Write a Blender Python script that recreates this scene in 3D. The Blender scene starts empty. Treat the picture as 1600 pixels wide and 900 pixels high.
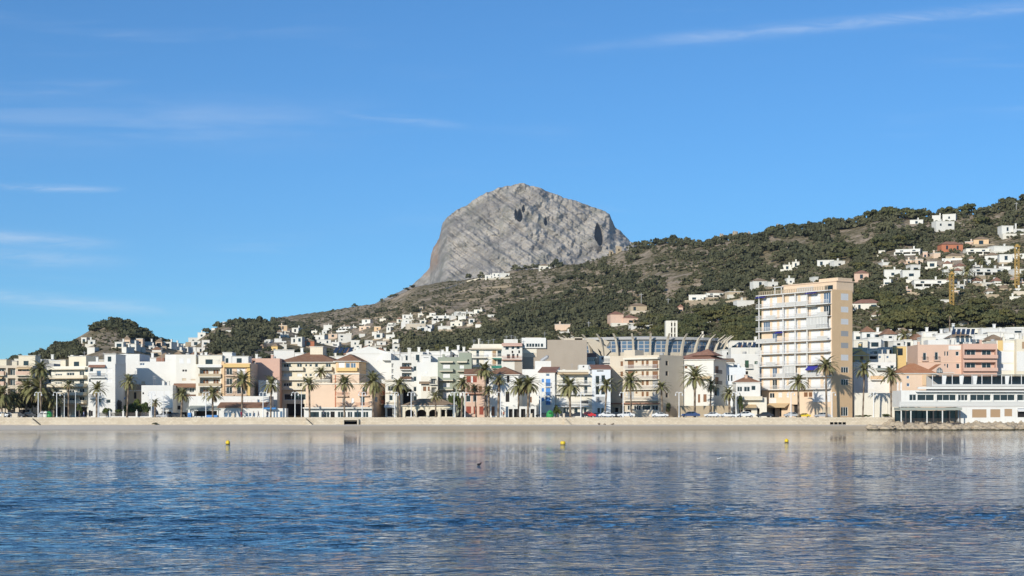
import bpy, bmesh, math, random
import numpy as np
from mathutils import Vector, Matrix
random.seed(7); RNG = np.random.default_rng(7)
SC = bpy.context.scene; COL = SC.collection
R = math.radians
# ------------------------------------------------------------ camera, sky, sun, exposure
F = 2600.0; HZ = 646.0; CH = 4.0          # focal length in photo pixels, horizon row, eye height above the water
cam = bpy.data.objects.new('camera', bpy.data.cameras.new('camera')); COL.objects.link(cam)
cam.location = (0, 0, CH); cam.rotation_euler = (R(90), 0, 0)
cam.data.sensor_width = 36; cam.data.lens = 36 * F / 1600; cam.data.shift_y = (HZ - 450) / 1600
cam.data.clip_start = 0.5; cam.data.clip_end = 60000
SC.camera = cam
SUN_EL, SUN_AZ = 20.0, 28.0               # sun behind the camera and to its left
SC.view_settings.view_transform = 'Standard'; SC.view_settings.look = 'None'
SC.view_settings.gamma = 1; SC.view_settings.exposure = 0.03; SC.view_settings.use_curve_mapping = False
SC.render.engine = 'CYCLES'; SC.cycles.use_denoising = True
SC.cycles.max_bounces = 6; SC.cycles.diffuse_bounces = 3; SC.cycles.glossy_bounces = 3; SC.cycles.transmission_bounces = 2
SC.cycles.caustics_reflective = False; SC.cycles.caustics_refractive = False
sd = bpy.data.lights.new('sun', 'SUN'); sd.energy = 4.3; sd.angle = R(0.5); sd.color = (1, .945, .85)
sun = bpy.data.objects.new('sun', sd); COL.objects.link(sun)
tosun = Vector((-math.sin(R(SUN_AZ)) * math.cos(R(SUN_EL)), -math.cos(R(SUN_AZ)) * math.cos(R(SUN_EL)), math.sin(R(SUN_EL))))
sun.rotation_euler = tosun.to_track_quat('Z', 'Y').to_euler(); sun.location = tosun * 300

class NT:                                   # small node-tree helper
    def __init__(s, tree): s.t = tree; s.n = tree.nodes; s.l = tree.links
    def add(s, typ, **kw):
        nd = s.n.new(typ)
        for k, v in kw.items():
            if k == 'ins':
                for a, b in v.items():
                    if hasattr(b, 'is_linked') or isinstance(b, bpy.types.NodeSocket): s.l.new(b, nd.inputs[a])
                    else: nd.inputs[a].default_value = b
            else: setattr(nd, k, v)
        return nd
    def math(s, op, a, b=0.0, c=None, clamp=False):
        i = {0: a, 1: b}
        if c is not None: i[2] = c
        return s.add('ShaderNodeMath', operation=op, use_clamp=clamp, ins=i).outputs[0]
    def mix(s, f, a, b):
        nd = s.add('ShaderNodeMix', data_type='RGBA'); sk = [nd.inputs[0], nd.inputs[6], nd.inputs[7]]
        for k, v in zip(sk, (f, a, b)):
            if isinstance(v, bpy.types.NodeSocket): s.l.new(v, k)
            else: k.default_value = v if not isinstance(v, tuple) else (*v[:3], 1)
        return nd.outputs[2]
    def ramp(s, f, p0, p1):
        nd = s.add('ShaderNodeMapRange', interpolation_type='SMOOTHSTEP', ins={0: f, 1: p0, 2: p1}); return nd.outputs[0]
    def noise(s, vec, scale, det=4, rough=.55, dist=0):
        i = {'Scale': scale, 'Detail': det, 'Roughness': rough, 'Distortion': dist}
        if vec is not None: i['Vector'] = vec
        return s.add('ShaderNodeTexNoise', ins=i).outputs['Fac']
    def mapping(s, vec, sc=(1, 1, 1), rot=(0, 0, 0)):
        return s.add('ShaderNodeMapping', ins={'Vector': vec, 'Scale': sc, 'Rotation': rot}).outputs[0]

w = bpy.data.worlds.new('World'); SC.world = w; w.use_nodes = True; w.node_tree.nodes.clear()
n = NT(w.node_tree)
sky = n.add('ShaderNodeTexSky', sky_type='NISHITA', sun_disc=False, sun_elevation=R(SUN_EL), sun_rotation=R(180 + SUN_AZ),
            altitude=2000, air_density=1.0, dust_density=0.7, ozone_density=5.2)
# thin ice clouds, laid out by direction in the sky
g = n.add('ShaderNodeTexCoord').outputs['Generated']
sx = n.add('ShaderNodeSeparateXYZ', ins={0: g}).outputs
ym = n.math('MAXIMUM', sx[1], .08); U = n.math('DIVIDE', sx[0], ym); V = n.math('DIVIDE', sx[2], ym)
cv = n.add('ShaderNodeCombineXYZ', ins={0: U, 1: V, 2: 0.0}).outputs[0]
wisp = n.noise(n.mapping(cv, (3.0, 34, 1), (0, 0, R(-4))), 2.0, 7, .6, .4)
wisp2 = n.noise(n.mapping(cv, (14, 90, 1), (0, 0, R(7))), 1.6, 6, .65, .6)
blot = n.noise(n.mapping(cv, (3, 9, 1)), 1.3, 3, .5)
cirrus = n.math('MULTIPLY', n.math('MULTIPLY', n.ramp(wisp, .5, .8), n.ramp(blot, .42, .7)), .17)
def band(p0, p1, half, u0, u1, amt, tex, t0, t1):
    (a0, b0), (a1, b1) = p0, p1
    ua, ub = (a0 - 800) / F, (a1 - 800) / F; va, vb = (HZ - b0) / F, (HZ - b1) / F
    m = (vb - va) / (ub - ua)
    d = n.math('SUBTRACT', V, n.math('MULTIPLY_ADD', U, m, va - m * ua))
    d = n.math('DIVIDE', d, half / F)
    gss = n.math('POWER', 2.718, n.math('MULTIPLY', n.math('MULTIPLY', d, d), -1.0))
    k = n.math('MULTIPLY', n.ramp(U, (u0[0] - 800) / F, (u0[1] - 800) / F), n.ramp(U, (u1[0] - 800) / F, (u1[1] - 800) / F))
    k = n.math('MULTIPLY', k, gss); k = n.math('MULTIPLY', k, n.ramp(tex, t0, t1))
    return n.math('MULTIPLY', k, amt)
cl = cirrus
for bnd in (band((930, 74), (1590, 12), 9, (820, 1150), (1700, 1560), .26, wisp2, .2, .75),
            band((0, 372), (220, 386), 10, (-900, -300), (235, 40), .42, wisp2, .15, .8),
            band((0, 402), (160, 408), 12, (-900, -300), (260, 0), .30, wisp2, .2, .7),
            band((0, 464), (360, 492), 10, (-900, -300), (420, 60), .40, wisp2, .15, .8),
            band((0, 292), (190, 297), 5, (-300, 60), (215, 120), .28, wisp2, .3, .7),
            band((480, 172), (720, 196), 6, (420, 600), (760, 640), .22, wisp2, .3, .7),
            band((0, 195), (560, 190), 34, (-900, -100), (700, 300), .17, wisp, .3, .7)):
    cl = n.math('MAXIMUM', cl, bnd)
tint = n.add('ShaderNodeVectorMath', operation='MULTIPLY', ins={0: sky.outputs[0], 1: (.59, .94, 1.07)}).outputs[0]
skycol = n.mix(cl, tint, (7.6, 8.0, 8.6))
bg = n.add('ShaderNodeBackground', ins={0: skycol, 1: 0.12})
n.l.new(bg.outputs[0], n.add('ShaderNodeOutputWorld').inputs[0])

# ------------------------------------------------------------ helpers
def tag(o, label=None, cat=None, group=None, kind=None):
    if label: o['label'] = label
    if cat: o['category'] = cat
    if group: o['group'] = group
    if kind: o['kind'] = kind
    return o
def link(name, me, parent=None, loc=None, rz=0, sc=None):
    o = bpy.data.objects.new(name, me); COL.objects.link(o)
    if parent is not None: o.parent = parent
    if loc is not None: o.location = loc
    if rz: o.rotation_euler = (0, 0, rz)
    if sc is not None: o.scale = sc
    return o
def root(name, label, cat, loc, rz=0, group=None):
    o = link(name, None, None, loc, rz); o.empty_display_size = .5
    return tag(o, label, cat, group)
def copy_tree(o, parent=None):
    c = o.copy(); COL.objects.link(c)
    if parent is not None: c.parent = parent
    for ch in list(o.children): copy_tree(ch, c)
    return c
class MB:
    def __init__(s): s.v = []; s.f = []; s.m = []; s.mats = []
    def mi(s, m):
        if m not in s.mats: s.mats.append(m)
        return s.mats.index(m)
    def face(s, pts, m):
        k = len(s.v); s.v += [tuple(p) for p in pts]; s.f.append(tuple(range(k, k + len(pts)))); s.m.append(s.mi(m))
    def hexa(s, p, m):       # p: 8 corners, bottom 4 (ccw) then top 4
        k = len(s.v); s.v += [tuple(q) for q in p]; i = s.mi(m)
        for f in ((3, 2, 1, 0), (4, 5, 6, 7), (0, 1, 5, 4), (1, 2, 6, 5), (2, 3, 7, 6), (3, 0, 4, 7)):
            s.f.append(tuple(k + a for a in f)); s.m.append(i)
    def box(s, x0, x1, y0, y1, z0, z1, m):
        s.hexa([(x0, y0, z0), (x1, y0, z0), (x1, y1, z0), (x0, y1, z0), (x0, y0, z1), (x1, y0, z1), (x1, y1, z1), (x0, y1, z1)], m)
    def tube(s, pts, rad, m, sides=6, cap=True):
        k0 = len(s.v); i = s.mi(m); pts = [Vector(p) for p in pts]
        if not hasattr(rad, '__len__'): rad = [rad] * len(pts)
        for j, p in enumerate(pts):
            t = (pts[min(j + 1, len(pts) - 1)] - pts[max(j - 1, 0)]).normalized()
            a = t.orthogonal().normalized() if abs(t.z) < .95 else t.cross(Vector((0, 1, 0))).normalized()
            b = t.cross(a)
            for q in range(sides):
                an = 2 * math.pi * q / sides
                s.v.append(tuple(p + (a * math.cos(an) + b * math.sin(an)) * rad[j]))
        for j in range(len(pts) - 1):
            for q in range(sides):
                q2 = (q + 1) % sides
                s.f.append((k0 + j * sides + q, k0 + j * sides + q2, k0 + (j + 1) * sides + q2, k0 + (j + 1) * sides + q)); s.m.append(i)
        if cap:
            s.f.append(tuple(k0 + q for q in reversed(range(sides)))); s.m.append(i)
            s.f.append(tuple(k0 + (len(pts) - 1) * sides + q for q in range(sides))); s.m.append(i)
    def ball(s, c, r, m, seg=10, rings=7, sz=1.0):
        k0 = len(s.v); i = s.mi(m); c = Vector(c)
        for a in range(rings + 1):
            th = math.pi * a / rings
            for b in range(seg):
                ph = 2 * math.pi * b / seg
                s.v.append(tuple(c + Vector((math.sin(th) * math.cos(ph), math.sin(th) * math.sin(ph), math.cos(th) * sz)) * r))
        for a in range(rings):
            for b in range(seg):
                b2 = (b + 1) % seg
                s.f.append((k0 + a * seg + b, k0 + (a + 1) * seg + b, k0 + (a + 1) * seg + b2, k0 + a * seg + b2)); s.m.append(i)
    def mesh(s, name, smooth=False):
        me = bpy.data.meshes.new(name); me.from_pydata(s.v, [], s.f)
        for m in s.mats: me.materials.append(m)
        me.polygons.foreach_set('material_index', s.m)
        if smooth: me.polygons.foreach_set('use_smooth', [True] * len(s.f))
        me.update(); return me
    def build(s, name, parent=None, loc=None, rz=0, smooth=False):
        return link(name, s.mesh(name, smooth), parent, loc, rz)
def np_mesh(name, V, Fq, mats, mi=None, smooth=False):
    me = bpy.data.meshes.new(name); V = np.asarray(V, np.float32); Fq = np.asarray(Fq, np.int32); nf, k = Fq.shape
    me.vertices.add(len(V)); me.vertices.foreach_set('co', V.ravel())
    me.loops.add(nf * k); me.loops.foreach_set('vertex_index', Fq.ravel())
    me.polygons.add(nf); me.polygons.foreach_set('loop_start', np.arange(0, nf * k, k, dtype=np.int32)); me.polygons.foreach_set('loop_total', np.full(nf, k, np.int32))
    for m in mats: me.materials.append(m)
    if mi is not None: me.polygons.foreach_set('material_index', np.asarray(mi, np.int32))
    if smooth: me.polygons.foreach_set('use_smooth', np.ones(nf, bool))
    me.update(calc_edges=True); me.validate(); return me
# value noise
_H = RNG.random((512, 512))
def vnoise(x, y):
    xi = np.floor(x).astype(int); yi = np.floor(y).astype(int); fx = x - xi; fy = y - yi
    fx = fx * fx * (3 - 2 * fx); fy = fy * fy * (3 - 2 * fy); h = lambda a, b: _H[a % 512, b % 512]
    return (h(xi, yi) * (1 - fx) + h(xi + 1, yi) * fx) * (1 - fy) + (h(xi, yi + 1) * (1 - fx) + h(xi + 1, yi + 1) * fx) * fy
def fbm(x, y, o=5, g=.5):
    s = 0; a = 1; t = 0
    for k in range(o):
        s = s + a * (vnoise(x + 17.3 * k, y + 9.1 * k) - .5); t += a; a *= g; x = x * 2.03; y = y * 2.03
    return s / t * 2
def at(px, py, Y): return Vector(((px - 800) / F * Y, Y, CH + (HZ - py) / F * Y))

# ------------------------------------------------------------ materials
def mat(name, col, rough=.8, spec=.3, metal=0, emit=None):
    m = bpy.data.materials.new(name); m.use_nodes = True; b = m.node_tree.nodes['Principled BSDF']
    b.inputs['Base Color'].default_value = (*col, 1); b.inputs['Roughness'].default_value = rough
    b.inputs['Specular IOR Level'].default_value = spec; b.inputs['Metallic'].default_value = metal
    return m
def nt(m): t = NT(m.node_tree); return t, m.node_tree.nodes['Principled BSDF']
def plaster(name, col, var=.2, streak=.2):
    m = mat(name, col, .85, .2); t, b = nt(m)
    c = t.add('ShaderNodeTexCoord').outputs['Object']
    a = t.noise(c, .35, 5); s = t.noise(t.mapping(c, (1.6, 1.6, .14)), 1.0, 4)
    k = t.math('ADD', t.math('MULTIPLY', t.ramp(a, .35, .75), var), t.math('MULTIPLY', t.ramp(s, .55, .8), streak))
    dk = tuple(x * y for x, y in zip(col, (.72, .68, .62)))
    t.l.new(t.mix(k, col, dk), b.inputs['Base Color'])
    bp = t.add('ShaderNodeBump', ins={'Strength': .15, 'Distance': .05, 'Height': t.noise(c, 3, 4)}); t.l.new(bp.outputs[0], b.inputs['Normal'])
    return m
def tiles(name, c0, c1):
    m = mat(name, c0, .9, .2); t, b = nt(m); c = t.add('ShaderNodeTexCoord').outputs['Object']
    a = t.noise(c, .8, 6, .7); a2 = t.noise(c, 5, 3)
    k = t.math('ADD', t.math('MULTIPLY', t.ramp(a, .35, .7), .7), t.math('MULTIPLY', a2, .3))
    t.l.new(t.mix(k, c0, c1), b.inputs['Base Color'])
    wv = t.add('ShaderNodeTexWave', wave_type='BANDS', bands_direction='X', ins={'Vector': c, 'Scale': 1.3, 'Distortion': .3})
    bp = t.add('ShaderNodeBump', ins={'Strength': .5, 'Distance': .12, 'Height': wv.outputs['Fac']}); t.l.new(bp.outputs[0], b.inputs['Normal'])
    return m
M = {}
for k, c in dict(white=(.77, .755, .70), white2=(.74, .715, .64), bluewhite=(.74, .77, .78), cream=(.76, .68, .52), ivory=(.78, .73, .61),
                 beige=(.66, .57, .44), taupe=(.42, .355, .28), salmon=(.68, .48, .36), peach=(.76, .57, .41), pink=(.66, .43, .33), green=(.33, .36, .28),
                 yellow=(.74, .52, .22), tan=(.50, .40, .27), redbrown=(.46, .25, .17), terra=(.52, .20, .11), stone=(.40, .32, .22), brickor=(.82, .57, .33),
                 towerp=(.82, .62, .43), grey=(.45, .44, .42), conc=(.56, .49, .38), palegreen=(.62, .66, .5), orange=(.74, .52, .31)).items(): M[k] = plaster(k + '_plaster', c)
M['tile'] = tiles('roof_tiles', (.27, .13, .075), (.36, .22, .14)); M['tilered'] = tiles('red_roof_tiles', (.29, .14, .095), (.40, .23, .16))
M['tileold'] = tiles('old_roof_tiles', (.26, .18, .11), (.42, .31, .21)); M['tileor'] = tiles('orange_roof_tiles', (.46, .19, .09), (.52, .27, .15))
M['deck'] = plaster('roof_deck', (.42, .38, .33)); M['decklight'] = plaster('pale_roof_deck', (.62, .58, .52))
M['glass'] = mat('window_glass', (.02, .03, .035), .08, .5)
M['glassblue'] = mat('blue_window_glass', (.10, .16, .24), .1, .5)
M['frame'] = mat('white_frame', (.78, .77, .73), .5); M['brownframe'] = mat('wood_frame', (.16, .08, .045), .6)
M['dark'] = mat('painted_dark_interior', (.025, .023, .022), .9)  # near-black colour stands in for the shade inside openings
M['metal'] = mat('grey_metal', (.35, .35, .35), .45, .4); M['rail'] = mat('white_rail', (.72, .71, .68), .5); M['darkrail'] = mat('dark_rail', (.07, .06, .055), .6)
M['balglass'] = mat('balcony_glass', (.62, .60, .55), .25, .5)
M['lampw'] = mat('white_lamp_paint', (.78, .78, .76), .4); M['globe'] = mat('lamp_globe', (.85, .85, .82), .3)
M['solar'] = mat('solar_panel', (.03, .05, .09), .15, .6)
def shutter(name, col):
    m = mat(name, col, .6, .3); t, b = nt(m); c = t.add('ShaderNodeTexCoord').outputs['Object']
    wv = t.add('ShaderNodeTexWave', wave_type='BANDS', bands_direction='Z', ins={'Vector': c, 'Scale': 4.0})
    bp = t.add('ShaderNodeBump', ins={'Strength': .4, 'Distance': .04, 'Height': wv.outputs['Fac']}); t.l.new(bp.outputs[0], b.inputs['Normal']); return m
for k, c in dict(s=(.80, .79, .76), y=(.42, .42, .41), w=(.24, .12, .06), r=(.30, .07, .04), B=(.10, .28, .62), G=(.03, .09, .05), b=(.62, .52, .38), t=(.42, .28, .16)).items(): M['sh_' + k] = shutter('shutter_' + k, c)
for k, c in dict(aw_cream=(.62, .46, .27), aw_blue=(.05, .05, .30), aw_white=(.76, .75, .71), aw_green=(.05, .22, .17), aw_sky=(.10, .30, .62), aw_grey=(.36, .38, .33), aw_brown=(.30, .19, .11)).items(): M[k] = mat(k, c, .9, .1)
def foliage(name, c0, c1, sc=.12, rgh=.75):
    m = mat(name, c0, rgh, .18); t, b = nt(m); p = t.add('ShaderNodeNewGeometry').outputs['Position']
    a = t.noise(p, sc, 3, .6); a2 = t.noise(p, 1.3, 2)
    k = t.math('ADD', t.math('MULTIPLY', t.ramp(a, .38, .66), .65), t.math('MULTIPLY', a2, .35))
    t.l.new(t.mix(k, c0, c1), b.inputs['Base Color']); return m
M['pine'] = foliage('pine_needles', (.052, .062, .026), (.13, .128, .052)); M['pine2'] = foliage('olive_pine_needles', (.07, .072, .026), (.155, .14, .05), .09)
M['farpine'] = foliage('far_pine_needles', (.062, .068, .036), (.135, .128, .066), .03)
M['scrub'] = foliage('scrub_leaves', (.075, .078, .038), (.16, .15, .08), .05)
M['broad'] = foliage('garden_leaves', (.035, .055, .015), (.11, .13, .03), .4); M['dryb'] = foliage('dry_twigs', (.13, .09, .06), (.22, .17, .12), .6)
M['frond'] = foliage('palm_frond', (.17, .175, .065), (.36, .32, .15), .5, .55); M['frondry'] = foliage('dry_palm_frond', (.22, .16, .08), (.34, .25, .13), .6)
M['bark'] = mat('pine_bark', (.16, .12, .09), .95); M['ptrunk'] = None
m = mat('palm_trunk', (.20, .15, .10), .95); t, b = nt(m); c = t.add('ShaderNodeTexCoord').outputs['Object']
wv = t.add('ShaderNodeTexWave', wave_type='BANDS', bands_direction='Z', ins={'Vector': c, 'Scale': 1.6, 'Distortion': 2.0, 'Detail': 2})
t.l.new(t.mix(wv.outputs['Fac'], (.13, .095, .065), (.27, .21, .15)), b.inputs['Base Color']); M['ptrunk'] = m
# ------------------------------------------------------------ terrain
def prof(pts): a = np.array(pts, float); return lambda p: np.interp(p, a[:, 0], a[:, 1])
R3 = prof([(-400, 650), (200, 640), (285, 575), (340, 540), (400, 508), (440, 494), (480, 489), (520, 484), (560, 477), (590, 473), (610, 466), (625, 459), (650, 446), (680, 440), (720, 437), (745, 433), (775, 429), (800, 421), (840, 419),
           (860, 418), (885, 412), (905, 411), (940, 402), (970, 392), (1000, 387), (1040, 379), (1100, 379), (1150, 372), (1200, 366), (1250, 361), (1280, 356), (1320, 352), (1360, 344), (1385, 338), (1420, 341),
           (1450, 340), (1490, 337), (1540, 332), (1570, 325), (1600, 316), (1700, 290), (2100, 240)])
Y3 = prof([(-400, 2000), (440, 2000), (640, 1800), (760, 1650), (850, 1500), (1000, 1300), (1200, 1100), (1400, 1000), (2100, 950)])
F3 = prof([(-400, 900), (440, 760), (700, 560), (900, 520), (2100, 500)])
B3 = prof([(-400, 600), (440, 575), (700, 570), (1000, 560), (1200, 560), (1340, 548), (1600, 540), (2100, 535)])
R2 = prof([(-400, 650), (240, 640), (262, 560), (285, 545), (300, 537), (320, 523), (335, 513), (350, 505), (365, 501), (385, 502), (420, 507), (460, 514), (500, 526), (560, 546), (620, 600), (700, 650), (2100, 650)])
R1 = prof([(-400, 640), (-60, 600), (0, 568), (40, 562), (75, 551), (100, 538), (125, 525), (140, 516), (160, 507), (185, 504), (205, 508), (218, 517), (228, 524), (245, 530), (260, 537), (285, 545), (320, 560), (380, 600), (430, 650), (2100, 650)])
PX = np.arange(-360, 2000, 4.0); NY = 300
YY = 441 * (2700 / 441) ** (np.linspace(0, 1, NY) ** 1.0)
PG, YG = np.meshgrid(PX, YY, indexing='ij')
def hill(Rf, Yr, Yf, base, amp, pw):
    yr = Yr(PG) if callable(Yr) else np.full_like(PG, Yr); yf = Yf(PG) if callable(Yf) else np.full_like(PG, Yf); bs = base(PG) if callable(base) else np.full_like(PG, base)
    t = np.clip((YG - yf) / (yr - yf), 0, 1); py = bs + (Rf(PG) - bs) * t ** pw
    z = CH + (HZ - py) * YG / F; zr = CH + (HZ - Rf(PG)) * yr / F
    z = np.where(YG < yf, -50, z); z = np.where(YG > yr, zr - (YG - yr) * .32, z)
    nz = fbm((PG - 800) / F * YG / 95 + 40, YG / 95 + 7, 5) * amp * np.clip(np.minimum(t * 4, (1 - t) * 3 + .12), 0, 1) * yr / 1300
    return z + nz
townz = 2.9 + np.clip((YG - 450) / 110, 0, 1.4) * np.interp(PG, [-400, 300, 600, 1000, 1340, 1600, 2000], [6, 7, 9, 12, 22, 26, 28])
townz = np.where(YG > 650, townz - (YG - 650) * .2, townz)
def foot(Yf):
    yf = Yf(PX) if callable(Yf) else np.full_like(PX, Yf)
    z = np.array([np.interp(y, YY, r_) for y, r_ in zip(yf, townz)]); py = HZ - (z - CH) * F / yf
    return lambda p: np.interp(p, PX, py)
zt = np.maximum(hill(R3, Y3, F3, foot(F3), 11, .8), hill(R2, 1150, 640, foot(640), 6, .8)); zt = np.maximum(zt, hill(R1, 900, 600, foot(600), 4, .75))
zt = np.maximum(zt, np.maximum(townz, 2.0))
PYG = HZ - (zt - CH) * F / YG; PYM = np.minimum.accumulate(PYG, axis=1)
def hit(px, py):
    """where the line of sight through a photo pixel meets the ground"""
    i = int(np.clip(round((px - PX[0]) / 4), 0, len(PX) - 1)); j = int(np.searchsorted(-PYM[i], -py))
    if j >= NY: return hit(px, py + 1) if py < 640 else None
    if j == 0: Y = YY[0]
    else:
        a, b_ = PYM[i, j - 1], PYM[i, j]; Y = YY[j - 1] + (YY[j] - YY[j - 1]) * (0 if a == b_ else (a - py) / (a - b_))
    return at(px, py, Y)
def ground(px, Y):
    if Y < 442: return 2.9
    i = int(np.clip(round((px - PX[0]) / 4), 0, len(PX) - 1)); return float(np.interp(Y, YY, zt[i]))
def grid_faces(a, b):
    i = np.arange(a * b).reshape(a, b); return np.stack([i[:-1, :-1], i[1:, :-1], i[1:, 1:], i[:-1, 1:]], -1).reshape(-1, 4)
m = mat('hillside', (.25, .2, .15), .95, .1); t, b = nt(m); p = t.add('ShaderNodeNewGeometry').outputs['Position']
a1 = t.noise(p, .016, 6, .62); a2 = t.noise(p, .09, 6, .7); a3 = t.noise(t.mapping(p, (.25, .25, 1.8)), .16, 5, .65); a4 = t.noise(p, .45, 4, .7)
rock = t.mix(t.ramp(a4, .36, .64), (.26, .19, .125), (.58, .46, .33)); rock = t.mix(t.math('MULTIPLY', t.ramp(a3, .45, .62), .6), rock, (.42, .34, .25))
grs = t.mix(t.ramp(a4, .36, .62), (.09, .082, .038), (.27, .215, .125))
msk = t.ramp(t.math('ADD', t.math('MULTIPLY', a1, .35), t.math('ADD', t.math('MULTIPLY', a2, .4), t.math('MULTIPLY', a3, .25))), .46, .57)
t.l.new(t.mix(msk, grs, rock), b.inputs['Base Color'])
bp = t.add('ShaderNodeBump', ins={'Strength': .7, 'Distance': 2.0, 'Height': t.math('ADD', a2, t.math('MULTIPLY', a4, .4))}); t.l.new(bp.outputs[0], b.inputs['Normal'])
M['hill'] = m
me = np_mesh('hills', np.stack([(PG - 800) / F * YG, YG, zt], -1).reshape(-1, 3), grid_faces(len(PX), NY), [M['hill']], smooth=True)
tag(link('hills', me), kind='structure')
# ------------------------------------------------------------ the great rock mountain
RM = prof([(540, 500), (600, 466), (640, 447), (655, 434), (665, 425), (671, 416), (674, 398), (677, 386), (685, 374), (689, 362), (691, 351), (699, 341), (708, 333), (720, 326), (740, 315), (760, 303), (780, 294), (795, 290.5), (815, 289.5),
           (830, 292), (850, 298), (870, 304.5), (890, 310.5), (910, 317), (930, 325), (945, 330), (952, 336), (957, 346), (962, 354), (970, 361), (978, 368), (985, 376), (1000, 384), (1040, 400), (1100, 430)])
mp = np.arange(540, 1100, 1.0); nv = 230; vv = np.linspace(0, 1, nv)
MPX, MV = np.meshgrid(mp, vv, indexing='ij')
rid = RM(MPX) + fbm(MPX / 9.0, MPX * 0 + 3.3, 4, .6) * 1.6
mpy = 500 + (rid - 500) * MV
Yb, Yr_ = 4300, 5000
depth = Yb + (Yr_ - Yb) * MV ** .8
depth = depth + np.clip((700 - MPX) / 26, 0, 1) ** 1.5 * 260
D0_ = depth.copy()
dg = (mpy * .82 - MPX * .57); al = (MPX * .82 + mpy * .57)     # layers dip towards the right
steps = fbm(dg / 8.0 + 3, al / 170.0, 5, .6)
ld = (dg / 13 + 1.3 * fbm(dg / 60 + 9, al / 80, 3)); ld = np.abs((ld % 1) - .35) * 1.6
big = fbm(MPX / 60.0 + 5, mpy / 45.0, 5, .55); fine = fbm(MPX / 5.0, mpy / 4.0 + 31, 4, .6)
rib = np.abs(fbm(MPX / 14.0 + 80, mpy / 40.0 + 11, 4, .55))
depth = depth + D0_ * 0 + steps * 25 + ld * 3 * np.clip(big * 2 + .8, 0, 1.5) + big * 75 + fine * 9 - rib * 20 * np.clip((MPX - 770) / 60, .15, 1)
depth += 26 * np.exp(-((MPX - 905) / 45) ** 2)
def cave(cx, cy, hw, hh, dp, lean=0.0):
    u = (MPX - cx - lean * (mpy - cy)) / hw; v = (mpy - cy) / hh
    top = np.where(v < 0, 1 - np.abs(v) ** 1.2, 1 - np.abs(v) ** 3)
    return np.clip((top - np.abs(u) ** 1.5) * 4, 0, 1) * dp
depth += cave(936, 366, 7, 17.5, 330, .12) + cave(812, 337, 5, 10, 90) + cave(806, 335, 2, 8, 60) + cave(853, 345, 2.6, 7, 60) + cave(818, 327, 2.5, 5, 40)
edge = np.clip(1 - (MPX - RM(MPX) * 0 - 672) / 26, 0, 1) * (mpy < 425)
mx = (MPX - 800) / F * D0_; mz = CH + (HZ - mpy) / F * D0_
back = 24; bv = np.linspace(0, 1, back)[1:]
BX = np.repeat(mx[:, -1:], back - 1, 1); BY = depth[:, -1:] + bv * 1500; BZ = mz[:, -1:] * (1 - bv * .9)
XX = np.concatenate([mx, BX], 1); Ym = np.concatenate([depth, BY], 1); ZZ = np.concatenate([mz, BZ], 1)
m = mat('limestone', (.3, .29, .27), .95, .1); t, b = nt(m); p = t.add('ShaderNodeNewGeometry').outputs['Position']
q = t.mapping(t.mapping(p, (1, .25, 1), (0, R(33), 0)), (.0035, .006, .022)); s1 = t.noise(q, 1.4, 7, .65); s2 = t.noise(p, .012, 6, .65); s3 = t.noise(t.mapping(p, (1, .5, .25)), .03, 5, .6); s4 = t.noise(p, .05, 4, .7)
c1 = t.mix(t.ramp(s1, .36, .64), (.235, .212, .182), (.46, .415, .35)); c1 = t.mix(t.math('MULTIPLY', t.ramp(s3, .5, .68), .6), c1, (.42, .37, .31))
c1 = t.mix(t.math('MULTIPLY', t.ramp(t.math('ADD', t.math('MULTIPLY', s2, .6), t.math('MULTIPLY', s4, .4)), .49, .60), .55), c1, (.15, .148, .11))
px_ = t.add('ShaderNodeSeparateXYZ', ins={0: p}).outputs[0]
c1 = t.mix(t.math('MULTIPLY', t.math('MULTIPLY', t.math('MULTIPLY', t.ramp(px_, -205, -235), t.ramp(t.add('ShaderNodeSeparateXYZ', ins={0: p}).outputs[2], 425, 458)), t.ramp(s4, .3, .6)), .7), c1, (.44, .27, .16))
t.l.new(c1, b.inputs['Base Color'])
bp = t.add('ShaderNodeBump', ins={'Strength': .6, 'Distance': 5.0, 'Height': t.math('ADD', s1, t.math('MULTIPLY', s4, .6))}); t.l.new(bp.outputs[0], b.inputs['Normal'])
me = np_mesh('mountain', np.stack([XX, Ym, ZZ], -1).reshape(-1, 3), grid_faces(len(mp), nv + back - 1), [m], smooth=True)
tag(link('mountain', me), kind='structure')
# ------------------------------------------------------------ far ground, sea, beach
g_ = MB(); g_.face([(-9000, 404, -.6), (9000, 404, -.6), (9000, 14000, -.6), (-9000, 14000, -.6)], M['hill']); tag(g_.build('ground'), kind='structure')
m = mat('sea_water', (.008, .024, .038), .03, .5); t, b = nt(m); b.inputs['IOR'].default_value = 1.33
p = t.add('ShaderNodeNewGeometry').outputs['Position']
w1 = t.noise(t.mapping(p, (.7, 1.0, 1), (0, 0, R(8))), .8, 3, .6, .3); w2 = t.noise(t.mapping(p, (.7, 1.0, 1), (0, 0, R(-12))), 3.0, 3, .55, .2)
gust = t.ramp(t.noise(t.mapping(p, (.35, 1, 1)), .022, 3, .55, .5), .35, .65)
hgt = t.math('ADD', t.math('MULTIPLY', w1, .50), t.math('MULTIPLY', w2, .16))
bp = t.add('ShaderNodeBump', ins={'Strength': 1.0, 'Distance': .6, 'Height': t.math('MULTIPLY', t.math('MULTIPLY', hgt, t.math('MULTIPLY_ADD', gust, .6, .5)), t.math('MULTIPLY_ADD', t.ramp(t.add('ShaderNodeSeparateXYZ', ins={0: p}).outputs[1], 330, 60), .75, .25))}); t.l.new(bp.outputs[0], b.inputs['Normal'])
M['sea'] = m
yw = [30.0]
while yw[-1] < 230: yw.append(yw[-1] + .15 * max(1, yw[-1] / 75))
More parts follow.
